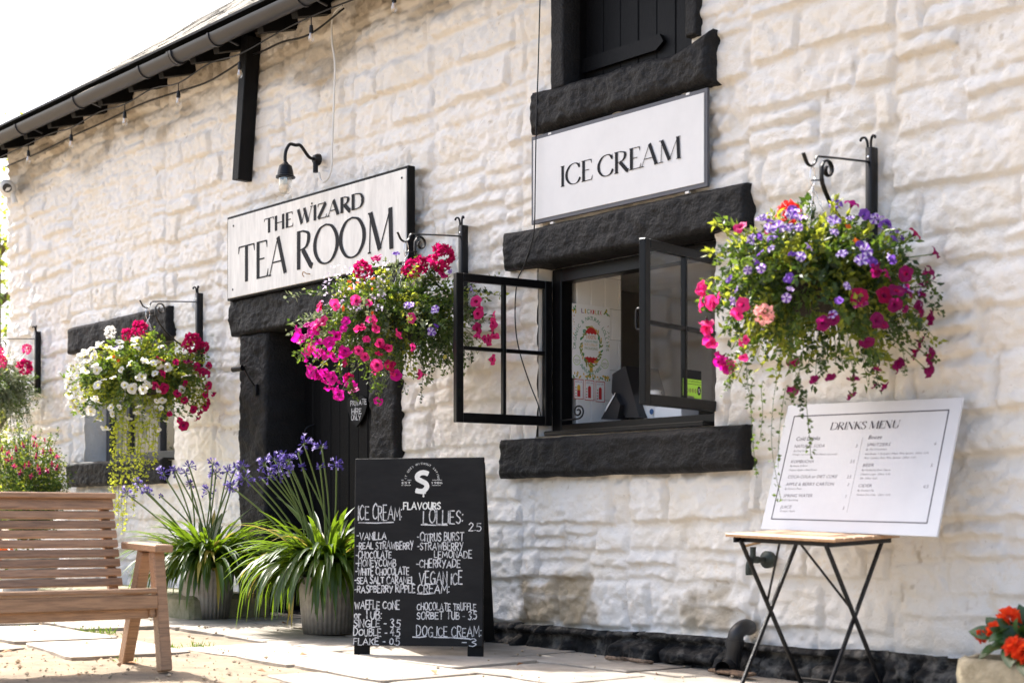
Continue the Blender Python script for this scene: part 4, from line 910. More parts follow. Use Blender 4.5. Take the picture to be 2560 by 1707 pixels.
# festoon lights under the eaves
fest = thing('string_lights', 'black festoon cable with clear bulbs slung under the eaves', 'string lights', wp(620, 135, .25))
Z1 = lambda x, y: (x/2.735, y/2.735)
BP = [(195, 985, 1055), (487, 875, 930), (853, 715, 785), (1220, 570, 655), (1640, 372, 445), (2128, 115, 200)]
tops = [wp(*Z1(x, y), .27) for x, y, _ in BP]; zav = sum(t.z for t in tops)/len(tops); xsb = [t.x for t in tops]
xsb += [wp(985, 0, .27).x]
while xsb[-1] < XR-1: xsb.append(xsb[-1]+.95)
cp = [V3((XL-.2, -.27, zav))]
for i, x in enumerate(xsb):
    cp += [V3((x, -.27, (tops[i].z if i < len(tops) else zav)))]
    if i < len(xsb)-1: cp += [V3(((x+xsb[i+1])/2, -.25, zav+.035))]
mb = MB(); mb.tube(smoothpts(cp, 4), .006, 6); mb.build('cable', M['iron'], fest, smooth=True)
for i, x in enumerate(xsb):
    p = cp[1+2*i]; mb = MB(); mb.tube([p, p+V3((0, 0, -.07))], .004, 6); mb.lathe([(.005, -.06), (.013, -.066), (.016, -.09), (.017, -.115), (.014, -.12)], p, 10); ho = mb.build('lamp_holder', M['iron'], fest, smooth=True, ang=40)
    mb = MB(); mb.lathe([(.012, -.118), (.014, -.13), (.021, -.155), (.021, -.172), (.013, -.188), (.0, -.192)], p, 12); mb.build('bulb', M['bulb'], ho, smooth=True)
    mb = MB(); mb.tube([p+V3((-.006, 0, -.125)), p+V3((-.008, 0, -.168))], .002, 5); mb.tube([p+V3((.006, 0, -.125)), p+V3((.008, 0, -.168))], .002, 5); mb.build('filament', M['filament'], ho)
def cable(name, pts, r_, m, lab, out):
    P = [wp(px, py, out) for px, py in pts]; mb = MB(); mb.tube(smoothpts(P, 5), r_, 6); tag(mb.build(name, m, None, smooth=True), lab, 'cable')
cable('black_cable', [Z1(40, 1140), Z1(300, 1030), Z1(500, 930), Z1(700, 840), Z1(960, 715), Z1(1150, 650), Z1(1400, 570), Z1(1560, 480), Z1(1690, 395), Z1(1800, 350), Z1(1930, 290), Z1(2120, 235), Z1(2350, 60)], .008, M['iron'], 'slack black cable clipped along the wall top under the eaves', .05)
cable('white_cable', [Z1(2340, 40), Z1(2285, 90), Z1(2268, 170), Z1(2272, 300), Z1(2290, 440), Z1(2283, 700), Z1(2272, 1000), Z1(2268, 1130), Z1(2250, 1210), Z1(2215, 1245), Z1(2190, 1225), Z1(2182, 1180)], .008, M['white_plastic'], 'white flex running down the wall to the swan neck lamp', .035)
cable('black_cable', [(1352, -40), (1350, 0), (1346, 150), (1343, 240), (1340, 340), (1338, 460), (1336, 565), (1328, 610), (1310, 665), (1294, 700), (1288, 760), (1290, 830), (1302, 890), (1325, 960), (1345, 1010), (1352, 1040)], .004, M['iron'], 'thin black wire hanging left of the ICE CREAM sign behind the open casement', .07)
# security camera
cc = wp(18, 470, .12); cam_o = thing('security_camera', 'white turret security camera on the far left corner of the building', 'camera', cc)
rc = Matrix.Rotation(R(90), 3, 'X'); mb = MB(); mb.lathe([(.0, .10), (.05, .095), (.075, .06), (.085, 0), (.08, -.10)], cc, 18, rot=Matrix.Rotation(R(60), 3, 'Z') @ rc); mb.build('camera_body', M['white_plastic'], cam_o, smooth=True, ang=50)
mb = MB(); ld = (V3((0, -DW, EYE))-cc).normalized(); mb.lathe([(.0, .0), (.045, .001), (.047, -.02)], cc+ld*.1, 14, rot=ld.to_track_quat('Z', 'Y').to_matrix()); mb.build('lens', M['screen'], cam_o)
mb = MB(); mb.tube([cc+V3((.05, .03, -.05)), cc+V3((.08, .05, -.16))], .03, 10); mb.build('mount', M['white_plastic'], cam_o, smooth=True, ang=50)
# garden tap and waste pipe
tp = wp(1925, 1398, .02); tap = thing('garden_tap', 'dark garden tap on the wall behind the folding table', 'tap', tp); mb = MB()
mb.lathe([(.045, 0), (.048, .03), (.03, .045), (.016, .05), (.016, .11)], tp, 14, rot=rc); mb.tube(smoothpts([tp+V3((0, -.10, 0)), tp+V3((0, -.15, .0)), tp+V3((0, -.17, -.03)), tp+V3((0, -.17, -.08))]), [.02]*19, 10); mb.tube([tp+V3((0, -.14, 0)), tp+V3((0, -.14, .07))], .016, 10); mb.build('tap_body', pbr('weathered_brass', (.035, .045, .04), .5, metal=.5, var=.3, scale=30), tap, smooth=True, ang=45)
mb = MB(); mb.tube([tp+V3((-.05, -.14, .075)), tp+V3((.05, -.14, .095))], .007, 6); mb.build('tap_handle', M['kraft'], tap, smooth=True)
P = [wp(1872, 1568, .0), wp(1862, 1566, .10), wp(1843, 1580, .16), wp(1837, 1605, .17), wp(1828, 1655, .17), wp(1818, 1668, .21), wp(1806, 1672, .27)]
mb = MB(); pp = smoothpts(P, 4); mb.tube(pp, .043, 14, cap=False); mb.tube(pp[11:14], .049, 14); mb.tube(pp[17:19], .049, 14)
tag(mb.build('waste_pipe', pbr('black_pvc', (.014, .014, .015), .45, var=.15, scale=20), None, smooth=True, ang=50), 'short bent black waste pipe coming out above the plinth', 'pipe')
mb = MB(); p = gp(1815, 1678, .03); mb.bev(p+V3((.04, 0, 0)), (.36, .07, .015), .005, Matrix.Rotation(R(-14), 3, 'Z') @ Matrix.Rotation(R(6), 3, 'X')); tag(mb.build('broken_board', pbr('wet_board', (.16, .10, .06), .9, var=.4, scale=20, bump=.6), None), 'split piece of brown board lying under the waste pipe', 'board')
mb = MB(); pp = smoothpts([gp(1515, 1642, .02), gp(1540, 1645, .03), gp(1570, 1647, .02), gp(1605, 1652, .03), gp(1632, 1655, .02)], 4); mb.tube(pp, [.010, .012]*8+[.008], 7); tag(mb.build('stick', pbr('dry_bark', (.22, .15, .10), .9, var=.4, scale=40), None, smooth=True), 'dry stick lying along the foot of the plinth', 'stick')

# ------------------------------------------------------------------ inside the serving window
PX = px0+.009; Zp = zx((1400, 680), 1568/400); poster_fr = (V3((PX, 0, 0)), V3((0, 1, 0)), V3((0, 0, 1)), V3((1, 0, 0)))
def pq(x, y): p = onx(*Zp(x, y), PX); return p.y, p.z
po = thing('ice_lolly_poster', 'ORGANIC & NATURAL LOLLIES poster with a red ice lolly on white tiles', 'poster', (PX, pq(300, 1050)[0], pq(300, 1050)[1]))
y0, y1 = pq(118, 600)[0], pq(486, 600)[0]; z0, z1 = (pq(116, 1030)[1]+pq(480, 1075)[1])/2, (pq(118, 300)[1]+pq(490, 355)[1])/2
mb = MB(); mb.box((PX+.0005, (y0+y1)/2, (z0+z1)/2), (.001, y1-y0, z1-z0)); mb.build('sheet', M['paper'], po)
pw = y1-y0; ph = z1-z0; pc = (y0+y1)/2
U = lambda u, v: (y0+u*pw, z1-v*ph)
mats = ['print_red', 'print_green', 'print_lime', 'print_gold', 'print_orange', 'print_olive', 'print_purple', 'print_amber', 'paper']; mi = {k: i for i, k in enumerate(mats)}
mb = MB(); pf = (poster_fr[0]+V3((.0012, 0, 0)),)+poster_fr[1:]
for ch, u, c in zip('LICK', (.24, .33, .385, .48), ('print_purple', 'print_gold', 'print_green', 'print_red')):
    a = U(u, .115); sans(mb, ch, pf, a[0], a[0]+(.03 if ch == 'I' else .07)*pw, a[1], .06*ph, .0004, mi=mi[c])
for ch, u, c in zip('LIX', (.60, .675, .72), ('print_gold', 'print_olive', 'print_red')):
    a = U(u, .115); sans(mb, ch, pf, a[0], a[0]+(.025 if ch == 'I' else .06)*pw, a[1], .06*ph, .0004, mi=mi[c])
disc(mb, pf, *U(.565, .085), .018*pw, .03*ph, .0004, mi['print_red'])
cx2, cy2 = U(.5, .56)
def ell_text(s, a0, a1, rx_, ry_, h, c, inside=False):
    k = len(s)
    for i, ch in enumerate(s):
        if ch == ' ': continue
        a = R(a0+(a1-a0)*i/(k-1)); px_ = cx2+rx_*math.cos(a); pz_ = cy2+ry_*math.sin(a); d = V3((math.cos(a)/rx_, math.sin(a)/ry_)).normalized(); up = -d if inside else d; rt = V3((up.y, -up.x))
        V, Fc = textmesh(ch); wd = (min(v[0] for v in V)+max(v[0] for v in V))/2; sy = h/.7
        A = pf[0]+pf[1]*px_+pf[2]*pz_; B = pf[1]*rt.x+pf[2]*rt.y; C_ = pf[1]*up.x+pf[2]*up.y
        mb.add([A+B*((vx-wd)*sy)+C_*(vy*sy)+pf[3]*.0005 for vx, vy in V], Fc, mi[c])
ell_text('ORGANIC & NATURAL LOLLIES', 183, -3, .40*pw, .36*ph, .052*ph, 'print_green'); ell_text('AVAILABLE HERE!', 228, 315, .42*pw, .37*ph, .050*ph, 'print_green', True)
rl = random.Random(2)
for i in range(70):
    a = 2*math.pi*i/70+rl.uniform(-.1, .1); rr_ = rl.uniform(.9, 1.15); px_, pz_ = cx2+.255*pw*rr_*math.cos(a), cy2+.245*ph*rr_*math.sin(a)
    disc(mb, pf, px_, pz_, .045*pw, .017*pw, .0006+i*.000008, mi[rl.choice(['print_olive', 'print_green', 'print_olive', 'print_gold'])], 6, a+rl.uniform(.5, 1.6))
for v0, v1, up in ((.30, .385, 1), (.70, .775, 0)):
    pts = []
    for j in range(13):
        t = j/12; e = 1-abs(2*t-1)**2.4
        pts.append(U(.335+.33*t, v1 - (v1-v0)*e if up else v0+.01*math.sin(t*25)))
    pts2 = [U(.335+.33*t/12, (v1+.012*math.sin(t*2.1)) if up else v1) for t in range(12, -1, -1)]
    mb.add([pf[0]+pf[1]*a+pf[2]*b+pf[3]*.0008 for a, b in (pts+pts2)], [(j, 25-j, 24-j, j+1) for j in range(12)], mi['print_red'])
rect(mb, pf, *U(.46, .90), *U(.54, .775), .0007, mi['print_gold'])
for s, v, h, c, u0, u1 in (('100%', .455, .055, 'print_orange', .38, .63), ('PLASTIC-FREE', .50, .025, 'print_green', .33, .67), ('ICE LOLLY', .548, .036, 'print_gold', .33, .67), ('PACKAGING', .60, .036, 'print_olive', .33, .67)):
    a = U(u0, v); sans(mb, s, pf, a[0], U(u1, v)[0], a[1], h*ph, .0004, mi=mi[c])
for u, v, s1, s2 in ((.12, .755, 'VEGAN', 'FRIENDLY'), (.87, .77, 'ZERO', 'WASTE')):
    a = U(u, v)
    for j in range(18):
        b0, b1 = 2*math.pi*j/18, 2*math.pi*(j+1)/18
        mb.add([pf[0]+pf[1]*(a[0]+r_*math.cos(b)*.095*pw)+pf[2]*(a[1]+r_*math.sin(b)*.095*pw)+pf[3]*.0004 for r_, b in ((.9, b0), (1, b0), (1, b1), (.9, b1))], [(0, 1, 2, 3)], mi['print_lime'])
    sans(mb, s1, pf, a[0]-.075*pw, a[0]+.075*pw, a[1]-.01*ph, .022*ph, .0004, mi=mi['print_olive']); sans(mb, s2, pf, a[0]-.055*pw, a[0]+.055*pw, a[1]-.034*ph, .014*ph, .0004, mi=mi['print_olive'])
for i in range(90):
    if i < 45: u, v = rl.uniform(.0, 1), rl.choice([rl.uniform(.94, .995), rl.uniform(.91, .99)])
    elif i < 62: u, v = rl.choice([rl.uniform(.01, .12), rl.uniform(.84, .99)]), rl.uniform(.01, .14)
    else: u, v = rl.choice([rl.uniform(.01, .06), rl.uniform(.94, .99)]), rl.uniform(.15, .62)
    big = i < 62; disc(mb, pf, *U(u, v), (.028 if big else .010)*pw, (.016 if big else .010)*pw, .0006+i*.000006, mi[rl.choice(['print_gold', 'print_olive', 'print_amber', 'print_green', 'print_purple' if not big else 'print_gold'])], 7, rl.uniform(0, 3))
mb.build('print', [M[k] for k in mats], po)
for n_, (x0_, x1_, yt_, yb_, c1, lab) in enumerate(((136, 228, 1045, 1240, 'print_orange', 'card with the orange and red lolly, left of three under the poster'), (242, 333, 1055, 1255, 'print_red', 'middle card of three under the poster, with a dark red lolly'), (348, 438, 1068, 1270, 'print_red', 'right card of three under the poster, partly behind the till'))):
    ca = thing('flavour_card', lab, 'card', (PX, pq(x0_, yb_)[0], pq(x0_, yb_)[1]), group='lolly flavour cards under the poster')
    a = pq(x0_, yb_); b = pq(x1_, yt_+8); mb = MB(); mb.box((PX+.0005, (a[0]+b[0])/2, (a[1]+b[1])/2), (.001, b[0]-a[0], b[1]-a[1])); mb.build('sheet', M['paper'], ca)
    cw = b[0]-a[0]; chh = b[1]-a[1]; mb = MB(); border(mb, pf, a[0], a[1], b[0], b[1], cw*.05, .0003, 1)
    xm = (a[0]+b[0])/2; rect(mb, pf, xm-cw*.16, a[1]+chh*.12, xm+cw*.16, a[1]+chh*.45, .0003, 1); rect(mb, pf, xm-cw*.16, a[1]+chh*.45, xm+cw*.16, a[1]+chh*.62, .0003, 0); disc(mb, pf, xm, a[1]+chh*.62, cw*.16, cw*.16, .0005, 0)
    sans(mb, 'LICK LIX', pf, a[0]+cw*.15, b[0]-cw*.15, b[1]-chh*.17, chh*.08, .0004, mi=2)
    for k_ in range(4): disc(mb, pf, a[0]+cw*.2, a[1]+chh*(.15+.14*k_), cw*.06, cw*.06, .0004, 3 if k_ % 2 else 1)
    mb.build('print', [M['print_amber'] if n_ == 0 else M['print_red'], M['print_red'], M['print_purple'], M['print_olive']], ca)
wq = lambda x, y, Y: onplane(*Zp(x, y), V3((0, Y, 0)), V3((0, 1, 0)))
till = thing('till_screen', 'black till monitor seen edge on behind the serving counter', 'till', wq(600, 1430, .50)); mb = MB()
a, b, c_, d = wq(640, 920, .42), wq(778, 1425, .42), wq(505, 1180, .42), wq(512, 1000, .42)
yy = V3((0, 1, 0)); mb.prism([(p.x, p.z) for p in (a, d, c_, wq(640, 1425, .42), b)], (V3((0, .42, 0)), UX, UZ, yy), 0, .03); mb.prism([(p.x, p.z) for p in (a, wq(632, 930, .42), wq(740, 1425, .42), b)], (V3((0, .42, 0)), UX, UZ, yy), .03, .30); mb.build('screen', M['screen'], till)
mb = MB(); mb.prism([(p.x, p.z) for p in (wq(535, 1185, .38), wq(400, 1440, .38), wq(560, 1440, .38), wq(590, 1300, .38))], (V3((0, .38, 0)), UX, UZ, yy), 0, .1); mb.build('stand', M['screen'], till)
mb = MB(); mb.prism([(p.x, p.z) for p in (wq(540, 1180, .37), wq(528, 1215, .37), wq(440, 1370, .37), wq(455, 1320, .37))], (V3((0, .37, 0)), UX, UZ, yy), 0, .004); mb.build('note', M['paper'], till)
for n_, (x_, lab) in enumerate(((868, 'plain stack of white paper cups beside the till'), (930, 'stack of white paper cups with a blue mark on the counter'))):
    cu = thing('cup_stack', lab, 'cups', wq(x_, 1420, .52), group='paper cup stacks on the counter')
    b0 = wq(x_, 1425, .52); mb = MB(); prof = []
    for k_ in range(5): prof += [(.036, k_*.022+.0), (.040, k_*.022+.016), (.042, k_*.022+.018), (.042, k_*.022+.021)]
    mb.lathe([(.030, -.07)]+prof, b0+V3((0, 0, .06)), 18); mb.build('cups', M['paper'], cu, smooth=True, ang=40)
    if n_: mb = MB(); mb.lathe([(0, .002), (.018, 0)], b0+V3((.012, -.042, .035)), 12, rot=rc); mb.build('mark', pbr('blue_print', (.03, .10, .25), .5, var=0), cu)
mb = MB(); a = wq(965, 1400, .48); b = wq(1232, 1340, .48); mb.bev(((a.x+b.x)/2, .52, (a.z+b.z)/2), (abs(b.x-a.x), .16, .07), .004); tag(mb.build('white_carton', M['paper'], None), 'low white carton on the counter near the right casement', 'carton')
mb = MB(); pr = wq(640, 715, 2.3); mb.lathe([(.0, .16), (.07, .165), (.115, .15), (.125, 0), (.115, -.2), (.0, -.2)], pr+V3((0, 0, 0)), 16, rot=Matrix.Rotation(R(65), 3, 'X') @ Matrix.Rotation(R(0), 3, 'Z'), fn=lambda j, z: 1+.06*(j % 3)); tag(mb.build('paper_roll', M['kraft'], None), 'brown paper roll on the shelf at the back of the room', 'paper roll')
mb = MB(); p = wq(760, 1200, 1.4); mb.bev((p.x, 1.4, p.z-.25), (.18, .2, .62), .01); tag(mb.build('machine', pbr('steel_machine', (.2, .19, .18), .35, metal=.6), None), 'grey steel machine in the gloom behind the till', 'machine')
# hygiene rating sticker on the right casement
nS = cN if cN.dot(CAM-cA) > 0 else -cN; sfr = (cA+nS*.003, -cU, UZ, nS)
def sp_(x, y): p = onplane(*Zp(x, y), cA, nS)-sfr[0]; return p.dot(-cU), p.z
stk = thing('rating_sticker', 'green food hygiene rating sticker on the lower pane of the right casement', 'sticker', onplane(*Zp(1290, 1240), cA, nS))
a = sp_(1200, 1205); b = sp_(1380, 1062); zb_, zt_ = min(a[1], b[1])+sfr[0].z*0, max(a[1], b[1]); xa, xb = a[0], b[0]; w_ = xb-xa; hh_ = zt_-zb_
sfr = (V3((sfr[0].x, sfr[0].y, 0))+UZ*sfr[0].z,)+sfr[1:]
mb = MB(); rect(mb, sfr, xa, zb_, xb, zt_, .0004, 0); rect(mb, sfr, xa+.6*w_, zb_-.12*hh_, xb, zb_, .0004, 0); rect(mb, sfr, xa, zt_, xb, zt_+.55*hh_, .0004, 1)
sans(mb, 'FOOD HYGIENE RATING', sfr, xa+.05*w_, xb-.05*w_, zt_-.18*hh_, .10*hh_, .0008, mi=1); rect(mb, sfr, xa+.02*w_, zt_-.30*hh_, xb-.02*w_, zt_-.27*hh_, .0008, 1)
for j in range(5):
    u = xa+w_*(.1+.145*j); disc(mb, sfr, u, zb_+.33*hh_, .055*w_, .055*w_*1.3, .0008, 2); sans(mb, str(j), sfr, u-.02*w_, u+.02*w_, zb_+.25*hh_, .16*hh_, .0012, mi=0)
disc(mb, sfr, xa+.87*w_, zb_+.36*hh_, .10*w_, .14*w_, .0010, 1, 16); sans(mb, '5', sfr, xa+.83*w_, xa+.91*w_, zb_+.24*hh_, .24*hh_, .0016, mi=3)
mb.build('sticker_print', [M['print_sticker'], M['ink'], M['print_olive'], M['paper']], stk)

# ------------------------------------------------------------------ bench
bA = gp(396, 1676); ba = ray(6850, HY); ba = V3((ba.x, ba.y, 0)).normalized(); bb = V3((-ba.y, ba.x, 0)); bz = gz(bA.x)-.004
bench = thing('garden_bench', 'brown slatted wooden bench with sloping armrest standing on the sandy ground', 'bench', (bA.x, bA.y, bz), math.atan2(ba.y, ba.x))
LB = 1.72
def lb_(mb, c, d, rx=0.0, b=.006): mb.bev(c, d, b, Matrix.Rotation(rx, 3, 'X') if rx else None)
xr_ = -.025; xl_ = -LB; xm_ = (xr_+xl_)/2; ln_ = xr_-xl_
mb = MB(); 
for i in range(5): lb_(mb, (xm_+.012, .045+i*.095, .425-.010*i), (ln_+.024, .088, .028), R(-5))
mb.build('seat', M['oak'], bench, local=True)
mb = MB(); lb_(mb, (xm_+.012, .020, .368), (ln_+.03, .03, .075)); lb_(mb, (xm_, .075, .305), (ln_, .034, .055)); mb.build('front_rail', M['oak'], bench, local=True)
ang_ = math.atan2(.66-.50, .94-.44); mb = MB()
for i in range(9):
    t = (i+.35)/9.0; z = .44+t*.475; y = .50+t*.152
    lb_(mb, (xm_+.02-.0*i, y, z), (ln_, .022, .044), -ang_, .004)
lb_(mb, (xm_+.02, .657, .935), (ln_+.02, .075, .034), R(-3)); lb_(mb, (xm_+.02, .650, .895), (ln_, .026, .05), -ang_)
mb.build('backrest', M['oak'], bench, local=True)
for x in (-.05, -.80, -LB+.05):
    mb = MB(); mb.beam((x, .52+.0, .40), (x, .685, .90), .055, .035, up=(0, 1, 0), b=.004); mb.build('back_stile', M['oak'], bench, local=True)
for x in (.035, -LB-.035):
    for (y0_, z0_, y1_, z1_) in ((.0, 0, .115, .635), (.56, 0, .27, .635)):
        mb = MB(); mb.beam((x, y0_, z0_), (x, y1_, z1_), .062, .075, up=(0, 1, 0), b=.006); mb.build('leg', M['oak'], bench, local=True)
    mb = MB(); mb.bev((x, .25, .655), (.10, .50, .040), .006, Matrix.Rotation(R(1.5), 3, 'X')); mb.build('armrest', M['oak'], bench, local=True)
    mb = MB(); mb.bev((x-(.05 if x > 0 else -.05), .29, .33), (.035, .5, .09), .005); mb.build('side_rail', M['oak'], bench, local=True)

# ------------------------------------------------------------------ agapanthus tubs
RV, FV = V3((CS, SN, 0)), V3((-SN, CS, 0))
def floret(mb, p, d, l, w, mi):
    d = d.normalized(); s1 = d.orthogonal().normalized()
    mb.tube([p, p+d*l*.6], [.0018, .0035], 4, mi, cap=False)
    for k in range(5):
        a = 2*math.pi*k/5; s = s1*math.cos(a)+d.cross(s1)*math.sin(a); mb.leaf(p+d*l*.55, d*.75+s*.65, l*.55, w, d, mi, .2)
def agapanthus(pxb, pyb, heads, rb, rt, hgt, lab, seed, nleaf, spread):
    nleaf = int(nleaf*2.8)
    r = random.Random(seed); fp = gp(pxb, pyb, .0); c = fp+FV*rb*.9; c.z = gz(c.x)+.004
    t = thing('potted_agapanthus', lab, 'potted plant', c, group='agapanthus tubs by the door')
    mb = MB(); n = 216; mb.lathe([(0, .006), (rb*.96, .006), (rb, 0), (rb+(rt-rb)*.5, hgt*.5), (rt, hgt-.012), (rt+.012, hgt), (rt-.008, hgt-.004), (rt-.012, hgt-.06)], c, n, fn=lambda j, z: 1+.022*math.cos(j*math.pi/3)*(1 if .01 < z < hgt-.02 else 0))
    mb.build('tub', M['zinc'], t, smooth=True)
    mb = MB(); mb.lathe([(rt-.012, hgt-.05), (0, hgt-.04)], c, 24); mb.build('soil', M['soil'], t)
    top = c+V3((0, 0, hgt-.05)); mb = MB()
    for i in range(nleaf):
        az = r.uniform(0, 2*math.pi); d = V3((math.cos(az), math.sin(az), 0)); ln = r.uniform(.40, .80)*spread; st = r.uniform(.0, 1.0)
        p = top+d*r.uniform(.0, rt*.75)+V3((r.gauss(0, .02), r.gauss(0, .02), 0)); w = r.uniform(.020, .037); el = R(r.uniform(66, 92)-st*26); bend = R(r.uniform(5, 13)+st*6); k = 9; sd = d.cross(V3((0, 0, 1))); vs = []; sway = r.gauss(0, .05)
        for j in range(k+1):
            ww = w*(.75+.5*math.sin(math.pi*min(1, j/k*1.1)))*(1 if j < k-1 else (.6 if j == k-1 else .05)); nrm = V3((0, 0, 1))*math.cos(el)-d*math.sin(el)
            vs += [p-sd*ww/2+nrm*ww*.18, p, p+sd*ww/2+nrm*ww*.18]
            p = p+(d*math.cos(el)+V3((0, 0, 1))*math.sin(el)+sd*sway)*ln/k; el -= bend*(1.35-.5*j/k); el = max(el, R(-82))
            if p.z < c.z+.02: p.z = c.z+.02
            if p.y > -.06: p.y = -.06
        mb.add(vs, sum([[(3*j, 3*j+1, 3*j+4, 3*j+3), (3*j+1, 3*j+2, 3*j+5, 3*j+4)] for j in range(k)], []), 1 if r.random() < .06 else 0)
    mb.build('strap_leaves', [G['strap'], G['strap_dry']], t, smooth=True)
    zc0 = (c-CAM).dot(FV)
    for hx, hy, q in heads:
        hp_ = CAM+ray(hx, hy)*(zc0+r.uniform(-.12, .10)); base = top+V3((r.gauss(0, .05), r.gauss(0, .05), 0)); mid = base.lerp(hp_, .5)+V3((0, 0, .05))+RV*.02
        mb = MB(); mb.tube(smoothpts([base, mid, hp_], 5), .0058, 6); so = mb.build('flower_stem', G['stalk'], t, smooth=True)
        mb = MB(); dr = (hp_-mid).normalized(); nf = 19 if q > .6 else 14
        for k in range(nf):
            u = V3((r.gauss(0, 1), r.gauss(0, 1), r.gauss(.35, .8))).normalized(); s = .049*q*r.uniform(.75, 1.2)
            mb.tube([hp_, hp_+u*s*.55], .0012, 4, 2, cap=False)
            if q > .75 and r.random() < .55: floret(mb, hp_+u*s*.5, u, s*.85, .011, 1 if r.random() < .4 else 0)
            else: mb.tube([hp_+u*s*.5, hp_+u*s*.8, hp_+u*s*1.15], [.002, .0048, .002], 5, 0)
        mb.build('flower_head', [G['agapanthus'], G['agapanthus_pale'], G['stalk']], so)
    return t
Z5 = lambda x, y: (560+x/5.6, 1060+y/5.6); Z4 = lambda x, y: (x/2.613, 1150+y/2.613)
h2 = [(*Z5(x, y), q) for x, y, q in ((1120, 275, .95), (1040, 400, .6), (1370, 335, .95), (1100, 605, .65), (1345, 595, .6), (1575, 565, .95), (518, 755, .35), (575, 565, .9), (625, 735, .9), (705, 500, .95), (780, 560, 1.05), (828, 415, .6), (760, 690, 1.0), (905, 510, .9), (905, 655, .8), (255, 600, .85), (300, 760, 1.1), (100, 870, .8))]
h1 = [(*Z4(x, y), q) for x, y, q in ((835, 225, 1.0), (900, 160, .95), (965, 210, .85), (1050, 235, .45), (1065, 90, 1.0), (1150, 75, .8), (1235, 40, .8), (1245, 155, .7), (1390, 25, .85), (1410, 90, .95), (1485, 75, .9), (1365, 205, 1.0), (1510, 180, .85), (1540, 50, .85), (1215, 85, .6), (1130, 60, .6))]
agapanthus(509, 1549, h1, .165, .20, .37, 'blue agapanthus in a ribbed zinc tub between bench and black door', 21, 210, .88)
agapanthus(815, 1588, h2, .175, .205, .385, 'blue agapanthus in a ribbed zinc tub right beside the black chalkboard', 22, 240, 1.0)

# ------------------------------------------------------------------ flower meshes and hanging baskets
def mesh_only(mb, name, mats):
    me = bpy.data.meshes.new(name); me.from_pydata(mb.v, [], mb.f)
    for m in mats: me.materials.append(m)
    me.polygons.foreach_set('material_index', mb.mi); me.polygons.foreach_set('use_smooth', [True]*len(mb.f)); me.update(); return me
def petunia(c1, c2, throat, seed, r0=.037, stripe=False):
    r = random.Random(seed); mb = MB(); rings = [(.10, -.65, 5), (.16, -.40, 5), (.30, -.12, 5), (.68, .06, 5), (1.0, -.04, 5)]; n = 20; vs = []
    for q, (rr, z, _) in enumerate(rings):
        for j in range(n):
            a = 2*math.pi*j/n; lobe = 1-.13*(abs(((j % 4)-2)/2.0)**1.5 if q > 2 else 0)*(1.0 if q == 4 else .5) if True else 1
            wav = (.14*math.sin(a*5+1)+.12*math.sin(a*2+seed)+r.uniform(-.11, .11)) if q == 4 else (.05*math.cos(a*5) if q == 3 else 0)
            vs.append(V3((rr*lobe*math.cos(a), rr*lobe*math.sin(a), z+wav))*r0)
    fs = []; mi_ = []
    for q in range(4):
        for j in range(n):
            fs.append((q*n+j, q*n+(j+1) % n, (q+1)*n+(j+1) % n, (q+1)*n+j))
            mi_.append(2 if q == 0 else (1 if (q == 1 or (stripe and j % 4 in (1, 2) and q >= 2)) else 0) if not stripe else (1 if j % 4 in (1, 2) and q >= 1 else 0))
    b = len(vs); mb.v = [tuple(v) for v in vs]; mb.f = fs; mb.mi = mi_
    mb.tube([(0, 0, -.9*r0), (0, 0, -.55*r0)], [.0025, .004], 5, 3)
    return mesh_only(mb, 'petunia', [G[c1], G[c2], G[throat], G['green']])
def pompon(c, seed, r0=.062, n=90):
    r = random.Random(seed); mb = MB()
    for i in range(n):
        u = V3((r.gauss(0, 1), r.gauss(0, 1), r.gauss(.25, 1))).normalized(); p = u*r0*r.uniform(.55, .82); d = (u+V3((r.gauss(0, .6), r.gauss(0, .6), r.gauss(0, .6)))).normalized()
        mb.leaf(p, d, r0*.5, r0*.45, u, 0, .2)
    return mesh_only(mb, 'geranium', [G[c]])
def small(c, seed, r0=.013):
    r = random.Random(seed); mb = MB()
    for k in range(5):
        a = 2*math.pi*k/5; mb.leaf((0, 0, 0), (math.cos(a), math.sin(a), .25), r0, r0*.9, (0, 0, 1), 0, .1)
    return mesh_only(mb, 'small_flower', [G[c]])
FM = dict(white=[petunia('white', 'cream', 'cream', 1), petunia('white', 'cream', 'cream', 2)], hotpink=[petunia('hotpink', 'crimson', 'throat', 3), petunia('hotpink', 'crimson', 'throat', 4)], magenta=[petunia('magenta', 'magenta', 'throat', 5, .040), petunia('magenta', 'maroon', 'throat', 6, .038)],
          crimson=[petunia('crimson', 'maroon', 'throat', 7), petunia('crimson', 'maroon', 'throat', 8)], maroon=[petunia('maroon', 'maroon', 'throat', 9), petunia('maroon', 'crimson', 'throat', 10)], violet=[petunia('violet', 'lilac', 'violet', 11, .028, True), petunia('violet', 'violet', 'violet', 12, .027), petunia('violet', 'lilac', 'violet', 21, .026, True)],
          red_pom=[pompon('red', 13)], crimson_pom=[pompon('crimson', 14, .075, 130)], pink_pom=[pompon('hotpink', 15)], blush_pom=[pompon('blush', 16, .05)], white_pom=[pompon('white', 17, .05)], orange=[small('orange', 18, .022)], yellow=[small('gold_f', 19, .02)] if 'gold_f' in G else [small('cream', 19, .02)], lobelia=[small('pale_lobelia', 20, .016)])
PN = dict(red_pom='geranium', crimson_pom='geranium', pink_pom='geranium', blush_pom='geranium', white_pom='geranium', orange='small_flower', yellow='small_flower', lobelia='small_flower')
